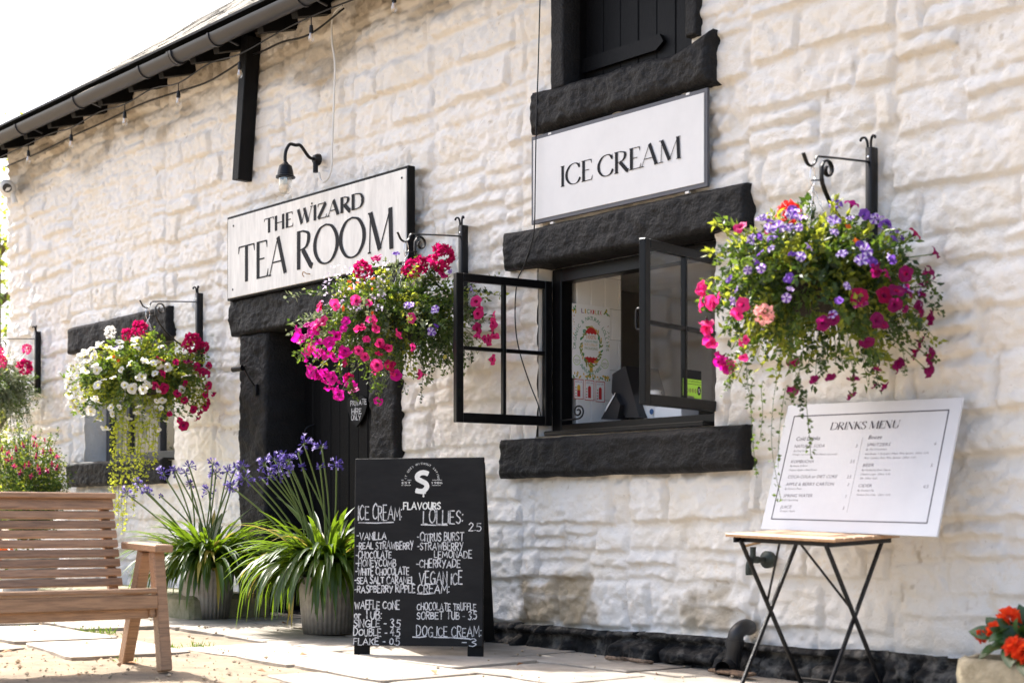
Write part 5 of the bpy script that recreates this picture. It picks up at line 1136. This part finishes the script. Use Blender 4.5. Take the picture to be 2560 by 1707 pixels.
def put_flower(root, kind, p, d, r, s=1.0):
    q = d.to_track_quat('Z', 'Y').to_matrix().to_4x4() @ Matrix.Rotation(r.uniform(0, 6.28), 4, 'Z') @ Matrix.Diagonal((s, s, s*r.uniform(.85, 1.25), 1))
    q.translation = p; o = bpy.data.objects.new(PN.get(kind, 'petunia'), r.choice(FM[kind])); col_link(o); o.parent = root; o.matrix_local = MX[root.name].inverted() @ q; return o
def basket(hook, box, spec, fixed, leafmix, lab, seed, nsprig=230, lsize=.026, vines=(), dep=.42, lob=0, vine_leaf=.022, flatbot=.75):
    r = random.Random(seed); zc_ = (hook-CAM).dot(FV); x0, y0, x1, y1 = box; A = CAM+ray((x0+x1)/2, (y0+y1)/2)*zc_; rx = (x1-x0)/2*zc_/F; rz = (y1-y0)/2*zc_/F
    t = thing('hanging_basket', lab, 'hanging basket', hook, group='hanging flower baskets'); C0 = V3((A.x, A.y, A.z)); core = C0+V3((0, 0, rz*.15))
    rim_z = C0.z+rz*.28; bc = V3((hook.x, hook.y, rim_z))
    mb = MB(); mb.lathe([(.19, 0), (.185, -.05), (.15, -.13), (.08, -.19), (0, -.20)], bc, 20); mb.lathe([(.19, 0), (.0, .02)], bc, 20); mb.build('liner', M['soil'], t, smooth=True)
    for k in range(4):
        a = k*math.pi/2+.5; e = bc+V3((math.cos(a)*.18, math.sin(a)*.18, .0)); s0 = hook+V3((0, 0, -.10)); n = max(6, int((e-s0).length/.026)); mb = MB()
        for j in range(n):
            p, q = s0.lerp(e, j/n), s0.lerp(e, (j+1.25)/n); dd = (q-p); sd = dd.normalized().orthogonal().normalized(); sd = sd if j % 2 else sd.cross(dd.normalized())
            mb.tube([p, p+dd*.25+sd*.0045, p+dd*.75+sd*.0045, q], .0016, 4, cap=False); mb.tube([p, p+dd*.25-sd*.0045, p+dd*.75-sd*.0045, q], .0016, 4, cap=False)
        mb.build('chain', M['chain'], t, smooth=True)
    mb = MB(); ring = [hook+V3((.0, .018*math.cos(a), -.055+.05*math.sin(a)+.0)) for a in [2*math.pi*i/14 for i in range(15)]]; mb.tube(ring, .003, 5); mb.build('hanging_ring', M['chain'], t, smooth=True)
    def surf(u, v, w): return C0+RV*(u*rx)+V3((0, 0, 1))*(v*rz)+FV*(w*dep)
    def ok(p):
        if p.y > -.05: p.y = -.05-r.random()*.05
        return p
    mb = MB()
    for i in range(int(nsprig*1.35)):
        while True:
            q = V3((r.gauss(0, 1), r.gauss(0, 1), r.gauss(0, 1))).normalized()
            if q.z > -.75 or r.random() < .35: break
        k = r.uniform(.5, 1.03) if r.random() < .85 else r.uniform(1.0, 1.13)
        k *= .80+.42*float(vn(np.array(math.atan2(q.x, -q.y)*2.2+q.z*1.1), np.array(q.z*2.6), seed))
        e = ok(surf(q.x*k, q.z*k*(1 if q.z > 0 else flatbot+.3*r.random()), q.y*k)); st = core+V3((q.x*.10, q.y*.10, .02)); up = .18+.15*max(0, -q.z); md = st.lerp(e, .55)+V3((0, 0, rz*up*(1.0 if q.z < .5 else .2)))
        P = smoothpts([st, md, e], 8); mat_ = r.choices(range(len(leafmix)), [w for _, w in leafmix])[0]; mb.tube(P[6:], .0018, 3, 0, cap=False)
        for j in range(7, len(P)):
            for _ in range(3 if j > 9 else 2):
                d = (P[j]-P[j-1]).normalized()*.5+V3((r.gauss(0, .7), r.gauss(0, .7), r.gauss(.1, .6))); mb.leaf(P[j]+V3((r.gauss(0, .012), r.gauss(0, .012), r.gauss(0, .012))), d, lsize*r.uniform(.7, 1.5), lsize*r.uniform(.45, .8), None, mat_)
    mb.build('foliage', [G[g] for g, _ in leafmix], t)
    cnt = 0; extra = []; r.shuffle(spec)
    for kind, u0, u1, v0, v1, n, s in spec:
        for i in range(n):
            u = r.uniform(u0, u1); v = r.uniform(v0, v1); rr = math.hypot(u, v*(1 if v > 0 else .92)); 
            if rr > 1.04: u, v = u/rr, v/rr
            w = -math.sqrt(max(0, 1-min(1, u*u+v*v))); w = -w if r.random() < .10 else w
            p = ok(surf(u*1.03, v*1.03, w*1.04)); nn = (RV*u/rx+V3((0, 0, v/rz))+FV*w/dep).normalized(); d = (nn+V3((0, 0, .12))+V3((r.gauss(0, .5), r.gauss(0, .5), r.gauss(0, .45)))).normalized()
            if r.random() < .14: d = V3((r.gauss(0, .4), r.gauss(0, .4), -1)).normalized()
            cnt += 1
            if cnt > 80:
                extra.append((kind, p, d, s*r.uniform(.62, 1.22))); continue
            put_flower(t, kind, p, d, r, s*r.uniform(.62, 1.22))
    if extra:                                       # blooms past the hundredth: one part
        vs = []; fs = []; mi_ = []; ms = []
        for kind, p, d, s in extra:
            me = r.choice(FM[kind]); q = d.to_track_quat('Z', 'Y').to_matrix() @ Matrix.Rotation(r.uniform(0, 6.28), 3, 'Z'); b = len(vs); vs += [p+q @ (v.co*s) for v in me.vertices]
            for f in me.polygons:
                m = me.materials[f.material_index]
                if m not in ms: ms.append(m)
                fs.append(tuple(b+i for i in f.vertices)); mi_.append(ms.index(m))
        mbx = MB(); mbx.v = vs; mbx.f = fs; mbx.mi = mi_; mbx.build('further_flowers', ms, t, smooth=True)['kind'] = 'stuff'
    mbs = MB()
    for kind, px, py, s, wd in fixed:
        p = CAM+ray(px, py)*(zc_+wd); d = ((p-core).normalized()+V3((0, 0, .3))-FV*.5).normalized(); put_flower(t, kind, p, d, r, s); mbs.tube(smoothpts([core, core.lerp(p, .5)+V3((0, 0, .03)), p-d*.02], 4), .003, 5)
    mbs.build('flower_stalks', G['stalk'], t, smooth=True) if fixed else None
    if lob:
        mbl = MB()
        for i in range(lob):
            u = r.uniform(-.75, -.05); v = r.uniform(.15, .95); w = -math.sqrt(max(0, 1-u*u-v*v)); p = surf(u*1.02, v*1.02, w*1.02); d0 = V3((r.gauss(0, 1), r.gauss(0, 1), r.gauss(.6, 1))).normalized()
            for k in range(4):
                a = 2*math.pi*k/4; s1 = d0.orthogonal().normalized(); mbl.leaf(p, s1*math.cos(a)+d0.cross(s1)*math.sin(a)+d0*.3, .012, .010, d0, 0, .1)
        tag(mbl.build('lobelia_flowers', G['pale_lobelia'], t), None, None, None, 'stuff')
    if vines:
        mbv = MB()
        for vx0, vy0, vx1, vy1, wd, gm, dens in vines:
            a = CAM+ray(vx0, vy0)*(zc_+wd); b = CAM+ray(vx1, vy1)*(zc_+wd); b.x, b.y = a.x+(b.x-a.x), a.y+(b.y-a.y); ok(b)
            P = smoothpts([core.lerp(a, .8), a, a.lerp(b, .5)+V3((r.gauss(0, .012), r.gauss(0, .012), 0)), b], 12); mbv.tube(P[10:], .0014, 4, 0, cap=False)
            for p in P[10:]:
                for _ in range(dens):
                    if r.random() < .8: mbv.leaf(p+V3((r.gauss(0, .006), r.gauss(0, .006), r.gauss(0, .012))), V3((r.gauss(0, 1), r.gauss(0, 1), r.gauss(-.2, .5))), vine_leaf*r.uniform(.6, 1.3), vine_leaf*r.uniform(.6, 1.1), None, gm)
        mbv.build('trailing_vine', [G['green'], G['gold'], G['dark']], t)
    return t
rv = random.Random(77)
basket(HK[3], (1765, 520, 2318, 990), [('violet', -.75, .85, .25, .98, 50, 1.15), ('violet', -.9, .9, -.3, .3, 18, 1), ('hotpink', -1.05, -.68, -.75, .25, 20, 1), ('magenta', -1.1, -.75, -.9, -.4, 10, 1.1), ('maroon', .2, 1.08, -.98, .35, 34, 1), ('maroon', -.4, .3, -.95, -.3, 6, .9)],
       [('red_pom', 1974, 530, .95, -.1), ('blush_pom', 1911, 786, .95, -.42), ('hotpink', 1851, 566, 1.05, -.15), ('hotpink', 1927, 571, 1.0, -.2), ('magenta', 2131, 508, 1.05, -.05), ('maroon', 2327, 890, 1.3, -.1), ('crimson', 2290, 583, 1.1, .0), ('maroon', 2340, 630, 1, 0), ('maroon', 2330, 680, 1.1, 0), ('crimson', 2148, 742, 1.3, -.4), ('crimson', 2212, 738, 1.2, -.35), ('maroon', 2325, 925, 1.2, -.1), ('orange', 2122, 570, 1.2, -.2), ('orange', 2140, 605, 1, -.3)],
       [('green', 5), ('dark', 3), ('yellow', 5)], 'largest basket, violet and pink petunias with a red geranium, above the menu board', 31, 330, .036, [(1880, 960, 1892, 1195, -.25, 0, 1), (1905, 960, 1900, 1100, -.2, 0, 1), (1938, 970, 1952, 1248, -.28, 0, 1), (1962, 980, 1945, 1170, -.3, 0, 1), (2015, 985, 2027, 1140, -.3, 0, 1), (1990, 950, 2000, 1030, -.3, 2, 2), (1870, 900, 1880, 1010, -.2, 0, 2), (2060, 860, 2056, 935, -.35, 2, 3), (2270, 790, 2338, 905, -.1, 0, 2), (2240, 840, 2262, 940, -.15, 0, 2), (2180, 860, 2196, 965, -.2, 2, 2), (2120, 880, 2133, 985, -.25, 0, 2), (1830, 890, 1812, 975, -.15, 0, 2), (2000, 900, 1978, 1000, -.3, 0, 3), (2300, 700, 2352, 745, -.05, 0, 2)], .46)
basket(HK[2], (752, 655, 1235, 995), [('magenta', -1.05, -.35, -.98, .1, 42, 1.05), ('hotpink', -.95, -.2, -.4, .35, 14, 1.0), ('hotpink', -.35, .35, -.75, .2, 16, 1.0), ('hotpink', .72, 1.08, -.5, .35, 10, .95), ('violet', .1, .9, -.4, .8, 8, 1), ('crimson', -.6, .2, -.9, -.3, 8, 1), ('orange', -.5, .1, .1, .75, 8, 1), ('yellow', .4, .75, -.6, -.2, 4, 1)],
       [('crimson_pom', 1102, 645, 1.1, -.1), ('crimson_pom', 1030, 672, .85, -.15), ('crimson_pom', 908, 676, .75, -.2), ('crimson_pom', 1052, 664, .7, -.05), ('hotpink', 941, 643, 1.1, -.15), ('violet', 990, 633, 1.1, -.1), ('hotpink', 1108, 686, 1.0, -.1), ('magenta', 845, 985, 1.25, -.3), ('magenta', 775, 930, 1.2, -.2), ('hotpink', 770, 872, 1.2, -.2), ('magenta', 945, 1003, .9, -.2), ('hotpink', 942, 913, 1.2, -.45), ('hotpink', 1195, 823, 1.3, -.1), ('hotpink', 1222, 850, 1.1, -.1), ('magenta', 990, 938, 1.05, -.3)],
       [('green', 5), ('silver', 2), ('dark', 3), ('yellow', 1)], 'basket of magenta petunias and crimson geraniums in front of the doorway and left casement', 32, 320, .031, [(1050, 850, 1052, 1000, -.2, 2, 3), (1110, 850, 1115, 905, -.2, 2, 3), (960, 950, 945, 1010, -.25, 0, 2), (880, 950, 890, 1000, -.3, 0, 3), (1000, 900, 1015, 985, -.2, 0, 2)], .44, lob=150)
basket(HK[1], (172, 845, 528, 1075), [('white', -1.08, .45, -.98, .9, 92, 1.05), ('crimson', .35, 1.08, -.9, .45, 32, 1.05), ('white', .3, .8, -.3, .4, 5, 1)],
       [('crimson_pom', 348, 822, .85, -.1), ('crimson_pom', 478, 858, .95, -.1), ('crimson_pom', 507, 870, .6, -.05), ('crimson_pom', 318, 838, .6, -.05), ('white_pom', 276, 830, 1.0, -.15), ('crimson', 460, 1065, 1.3, -.2), ('violet', 290, 868, 1.1, -.2), ('orange', 296, 902, .8, -.4), ('orange', 285, 892, .8, -.4), ('white', 165, 958, 1.2, -.1), ('white', 190, 968, 1.2, -.2), ('white', 175, 940, 1.1, -.1)],
       [('yellow', 4), ('green', 5), ('dark', 1)], 'basket of white petunias with golden vine trailing in front of the small window', 33, 290, .035, [(x+rv.uniform(-4, 4), 1040+rv.uniform(-10, 30), x+rv.uniform(-16, 10)-4, yb+rv.uniform(-25, 25), -.2+rv.uniform(-.12, .1), 1, 2) for x, yb in [(282, 1240), (290, 1300), (298, 1230), (305, 1350), (312, 1260), (320, 1330), (328, 1215), (336, 1250), (342, 1200), (350, 1235), (358, 1185), (366, 1215), (374, 1170), (384, 1190), (395, 1150), (286, 1200), (296, 1335), (325, 1290), (346, 1270), (310, 1200)]], .44, vine_leaf=.03)
basket(HK[0], (-95, 905, 88, 1075), [('white', -.2, .6, -.4, .1, 0, 1)], [('pink_pom', 67, 873, .75, -.1), ('crimson_pom', 62, 918, 1.0, -.15), ('pink_pom', 3, 905, .9, -.1), ('pink_pom', -3, 880, .8, -.1), ('pink_pom', -40, 890, .9, -.2)],
       [('silver', 5), ('green', 2), ('dark', 1)], 'silvery green basket with a pink geranium at the left edge of the wall', 34, 400, .02, [(x, 1000, x+rv.uniform(-5, 5), 1085+rv.uniform(-15, 8), -.2+rv.uniform(-.15, .15), 0, 2) for x in range(-70, 85, 12)], .4, vine_leaf=.016, flatbot=1.0)

# fuchsia tub behind the bench
fc = wp(70, 1300, .62); fz = gz(fc.x); fu = thing('fuchsia_plant', 'bushy fuchsia with small magenta flowers against the wall behind the bench', 'potted plant', (fc.x, -.62, fz)); r = random.Random(55)
fcx = V3((fc.x, -.62, fz)); mb = MB(); mb.lathe([(0, .01), (.22, .0), (.28, .34), (.30, .36), (.26, .35), (0, .33)], fcx, 22); mb.build('tub', M['zinc'], fu, smooth=True, ang=50)
ft = wp(70, 1085, .62).z; mb = MB(); cz0 = fz+.36; ctr = V3((fc.x, -.62, (cz0+ft)/2+.1)); rzz = (ft-cz0)/2
for i in range(420):
    q = V3((r.gauss(0, 1), r.gauss(0, 1), r.gauss(0, 1))).normalized(); k = r.uniform(.6, 1.05) if r.random() < .9 else r.uniform(1.05, 1.25)
    e = ctr+V3((q.x*.44, q.y*.36, q.z*rzz*.92))*k; e.y = min(e.y, -.06); P = smoothpts([V3((fc.x, -.62, cz0)), V3((fc.x, -.62, cz0)).lerp(e, .5)+V3((0, 0, .08)), e], 8); mb.tube(P[4:], .002, 3, 0, cap=False)
    for j in range(6, 17): 
        for _ in range(3): mb.leaf(P[j]+V3((r.gauss(0, .02), r.gauss(0, .02), r.gauss(0, .02))), V3((r.gauss(0, 1), r.gauss(0, 1), r.gauss(.2, .6))), r.uniform(.02, .04), r.uniform(.012, .022), None, r.choice((0, 0, 1, 2)))
mb.build('foliage', [G['green'], G['dark'], G['yellow']], fu)
fmesh = None
for px, py in ((58, 1112), (92, 1115), (108, 1128), (127, 1127), (85, 1110), (90, 1140), (30, 1147), (18, 1150), (40, 1122), (62, 1165), (100, 1178), (118, 1176), (142, 1142), (142, 1168), (20, 1132), (112, 1103), (86, 1093), (5, 1122), (72, 1160), (130, 1160), (50, 1180), (78, 1190), (95, 1168), (36, 1165)):
    if fmesh is None:
        mb = MB(); mb.tube([(0, 0, .03), (0, 0, .0)], [.004, .007], 6, 0)
        for k in range(4): a = k*math.pi/2; mb.leaf((0, 0, .0), (math.cos(a), math.sin(a), .1), .035, .014, (0, 0, 1), 0, .1)
        for k in range(5): a = k*1.256; mb.leaf((0, 0, 0), (math.cos(a)*.35, math.sin(a)*.35, -1), .028, .018, (1, 0, 0), 1, .2)
        fmesh = mesh_only(mb, 'fuchsia_flower', [G['fuchsia'], G['maroon']])
    o = bpy.data.objects.new('flower', fmesh); col_link(o); o.parent = fu; p = wp(px, py, .62+r.uniform(.25, .4)); o.matrix_local = MX[fu.name].inverted() @ (Matrix.Translation(p) @ Matrix.Rotation(r.uniform(0, 6), 4, 'Z') @ Matrix.Rotation(r.gauss(0, .4), 4, 'X'))
# red begonia in a stone trough, bottom right
bgc = wp(2530, 1660, .42); tz = wp(2470, 1640, .45).z; tro = thing('stone_planter', 'rounded tan stone trough at the lower right corner below the wall', 'planter', (bgc.x, -.42, gz(bgc.x)))
mb = MB(); n = 26; ex = .33; ez = .24
def trough(d, z, k): return [V3((bgc.x+.12+k*(ex-d)*math.copysign(abs(math.cos(a))**.6, math.cos(a)), -.42+k*(ez-d)*math.copysign(abs(math.sin(a))**.6, math.sin(a)), z)) for a in [2*math.pi*i/n for i in range(n)]]
rg = [trough(.03, gz(bgc.x), .9), trough(.0, gz(bgc.x)+.08, .97), trough(0, tz-.07, 1), trough(.012, tz-.02, 1), trough(.035, tz, 1), trough(.06, tz-.005, 1), trough(.07, tz-.05, 1), trough(.2, tz-.055, 1)]
vs = [p+V3((1, 1, 0))*0+V3((r.gauss(0, .004), r.gauss(0, .004), r.gauss(0, .004))) for q in rg for p in q]; mb.add(vs, [(k*n+i, k*n+(i+1) % n, (k+1)*n+(i+1) % n, (k+1)*n+i) for k in range(len(rg)-1) for i in range(n)])
mb.build('trough', pbr('tan_trough_stone', (.33, .28, .19), .9, scale=9, bump=.9, bscale=40, col2=(.20, .165, .10)), tro, smooth=True)
mb = MB(); mb.add([p for p in trough(.06, tz-.04, 1)], [tuple(range(n))]); mb.build('soil', M['soil'], tro)
beg = thing('begonia_plant', 'orange red begonia with dark glossy leaves growing in the stone trough', 'flowering plant', (bgc.x+.1, -.42, tz-.05))
mb = MB(); b0 = V3((bgc.x+.12, -.42, tz-.05))
def bleaf(px, py, out, l, w, tilt):
    l *= .82; w *= .85; p = wp(px+32, py, out); st = b0+V3((r.gauss(0, .05), r.gauss(0, .04), 0)); mb.tube(smoothpts([st, st.lerp(p, .6)+V3((0, 0, .03)), p], 4), .004, 5, 1); d = (p-st).normalized()+V3((0, -.25, tilt)); d.normalize(); nn = V3((r.gauss(0, .25), -.8, .7)); sd = d.cross(nn).normalized(); nn = sd.cross(d); k = 7; vs = []
    for j in range(k+1):
        t_ = j/k; ww = w*math.sin(math.pi*min(1, .12+t_*.9))**.75*(1 if j < k else .08); q = p+d*(t_*l)-nn*(t_*t_*l*.35); vs += [q-sd*ww/2+nn*ww*.12, q, q+sd*ww/2+nn*ww*.12]
    mb.add(vs, sum([[(3*j, 3*j+1, 3*j+4, 3*j+3), (3*j+1, 3*j+2, 3*j+5, 3*j+4)] for j in range(k)], []), 0)
for a in ((2450, 1590, .5, .13, .09, -.3), (2472, 1615, .55, .12, .08, -.6), (2505, 1620, .58, .14, .10, -.9), (2470, 1580, .45, .12, .08, .2), (2500, 1585, .5, .12, .08, .1), (2535, 1570, .45, .13, .08, .4), (2540, 1640, .6, .14, .10, -.8), (2520, 1600, .5, .12, .09, -.2), (2560, 1600, .5, .13, .09, .1), (2485, 1600, .4, .12, .09, .2), (2455, 1620, .5, .10, .07, -.8), (2590, 1590, .5, .13, .1, .2), (2580, 1640, .6, .13, .1, -.6), (2550, 1560, .35, .12, .08, .3), (2610, 1620, .5, .13, .1, 0)): bleaf(*a)
for i in range(46): bleaf(2530+r.gauss(0, 38), 1605+r.gauss(0, 22), r.uniform(.3, .55), r.uniform(.07, .12), r.uniform(.05, .08), r.uniform(-.8, .3))
mb.build('leaves', [G['begonia'], G['stalk']], beg, smooth=True)
mb = MB()
for i in range(46):
    u = V3((r.gauss(0, 1), r.gauss(0, 1), r.gauss(.3, .9))).normalized(); mb.leaf(u*.012, u+V3((r.gauss(0, .4), r.gauss(0, .4), r.gauss(0, .4))), .038, .04, u.orthogonal()+u*.2, 0, .25)
bme = mesh_only(mb, 'begonia_flower', [G['scarlet']])
for px, py, s, out in ((2522, 1545, 1.25, .5), (2488, 1574, .95, .5), (2455, 1588, .8, .5), (2538, 1618, 1.2, .62), (2562, 1630, 1.25, .62), (2556, 1575, .9, .4), (2600, 1560, 1.1, .5)):
    o = bpy.data.objects.new('flower', bme); col_link(o); o.parent = beg; o.matrix_local = MX[beg.name].inverted() @ (Matrix.Translation(wp(px, py, out)) @ Matrix.Rotation(r.uniform(0, 6), 4, 'Z') @ Matrix.Diagonal((s, s, s, 1)))
# orange flowers seen through the bench slats
of = wp(12, 1382, .8); ofl = thing('marigold_plant', 'low orange flowers behind the bench, glimpsed between its slats', 'flowering plant', (of.x, -.8, gz(of.x)+.1)); mb = MB()
for i in range(120): p = V3((of.x+r.gauss(0, .12), -.8+r.gauss(0, .1), gz(of.x)+.1+r.random()*.35)); mb.leaf(p, V3((r.gauss(0, 1), r.gauss(0, 1), .4)), .05, .025, None, 0)
mb.build('foliage', G['green'], ofl)
pm = pompon('orange', 71, .05, 60)
for k in range(7): o = bpy.data.objects.new('flower', pm); col_link(o); o.parent = ofl; o.location = (r.gauss(0, .14), -.1+r.gauss(0, .05), .28+r.gauss(0, .05))
# fallen leaves
lm = MB(); lm.leaf((0, 0, 0), (1, 0, .1), .06, .04, (0, 0, 1), 0, .25); lmesh = mesh_only(lm, 'fallen_leaf', [pbr('brown_leaf', (.35, .17, .07), .8, var=.3, scale=30)])
for k, (px, py) in enumerate(((82, 1580), (162, 1553), (104, 1645), (252, 1655), (224, 1611), (30, 1630), (345, 1664), (300, 1672), (1290, 1668), (715, 1560), (640, 1680), (205, 1690), (1640, 1690), (560, 1700), (770, 1640), (1090, 1690))):
    o = bpy.data.objects.new('fallen_leaf', lmesh); col_link(o); p = gp(px, py); p.z = gz(p.x)+.012; o.location = p; o.rotation_euler = (r.gauss(0, .3), r.gauss(0, .3), r.uniform(0, 6)); o.scale = [r.uniform(.6, 1.1)]*3
    tag(o, 'small curled brown leaf lying on the paving or dirt', 'leaf', 'dry leaves scattered on the ground')
# trees past the left corner
for k, (tx, ty, th_, cr_) in enumerate(((-24.5, 3.4, 7.0, 2.6), (-30, 1.0, 9, 3.4))):
    t = thing('tree', ('yellowing broadleaf tree just past the left corner of the building', 'taller green tree further behind the left corner of the building')[k], 'tree', (tx, ty, 0)); mb = MB(); mb.tube(smoothpts([(tx, ty, 0), (tx+.1, ty, th_*.3), (tx, ty+.1, th_*.8)], 5), [.22-.013*i for i in range(11)], 8)
    for i in range(9): a = i*2.4; mb.tube([(tx, ty, th_*(.3+.05*i)), (tx+math.cos(a)*cr_*.7, ty+math.sin(a)*cr_*.7, th_*(.45+.06*i))], [.07, .02], 6)
    mb.build('trunk', pbr('bark', (.12, .09, .06), .9, var=.3, scale=10), t, smooth=True); mb = MB(); cl = []
    for i in range(70):
        q = V3((r.gauss(0, 1), r.gauss(0, 1), r.gauss(0, 1))).normalized()*r.uniform(.4, 1.0); cl.append(V3((tx, ty, th_*.62))+V3((q.x*cr_, q.y*cr_, q.z*th_*.42)))
    for c in cl:
        mt = r.choice((0, 0, 1, 2))
        for j in range(75): mb.leaf(c+V3((r.gauss(0, .3), r.gauss(0, .3), r.gauss(0, .25))), V3((r.gauss(0, 1), r.gauss(0, 1), r.gauss(0, .6))), r.uniform(.08, .14), r.uniform(.05, .08), None, mt)
    mb.build('crown', [G['green'], G['yellow'] if k == 0 else G['dark'], G['gold'] if k == 0 else G['green']], t)
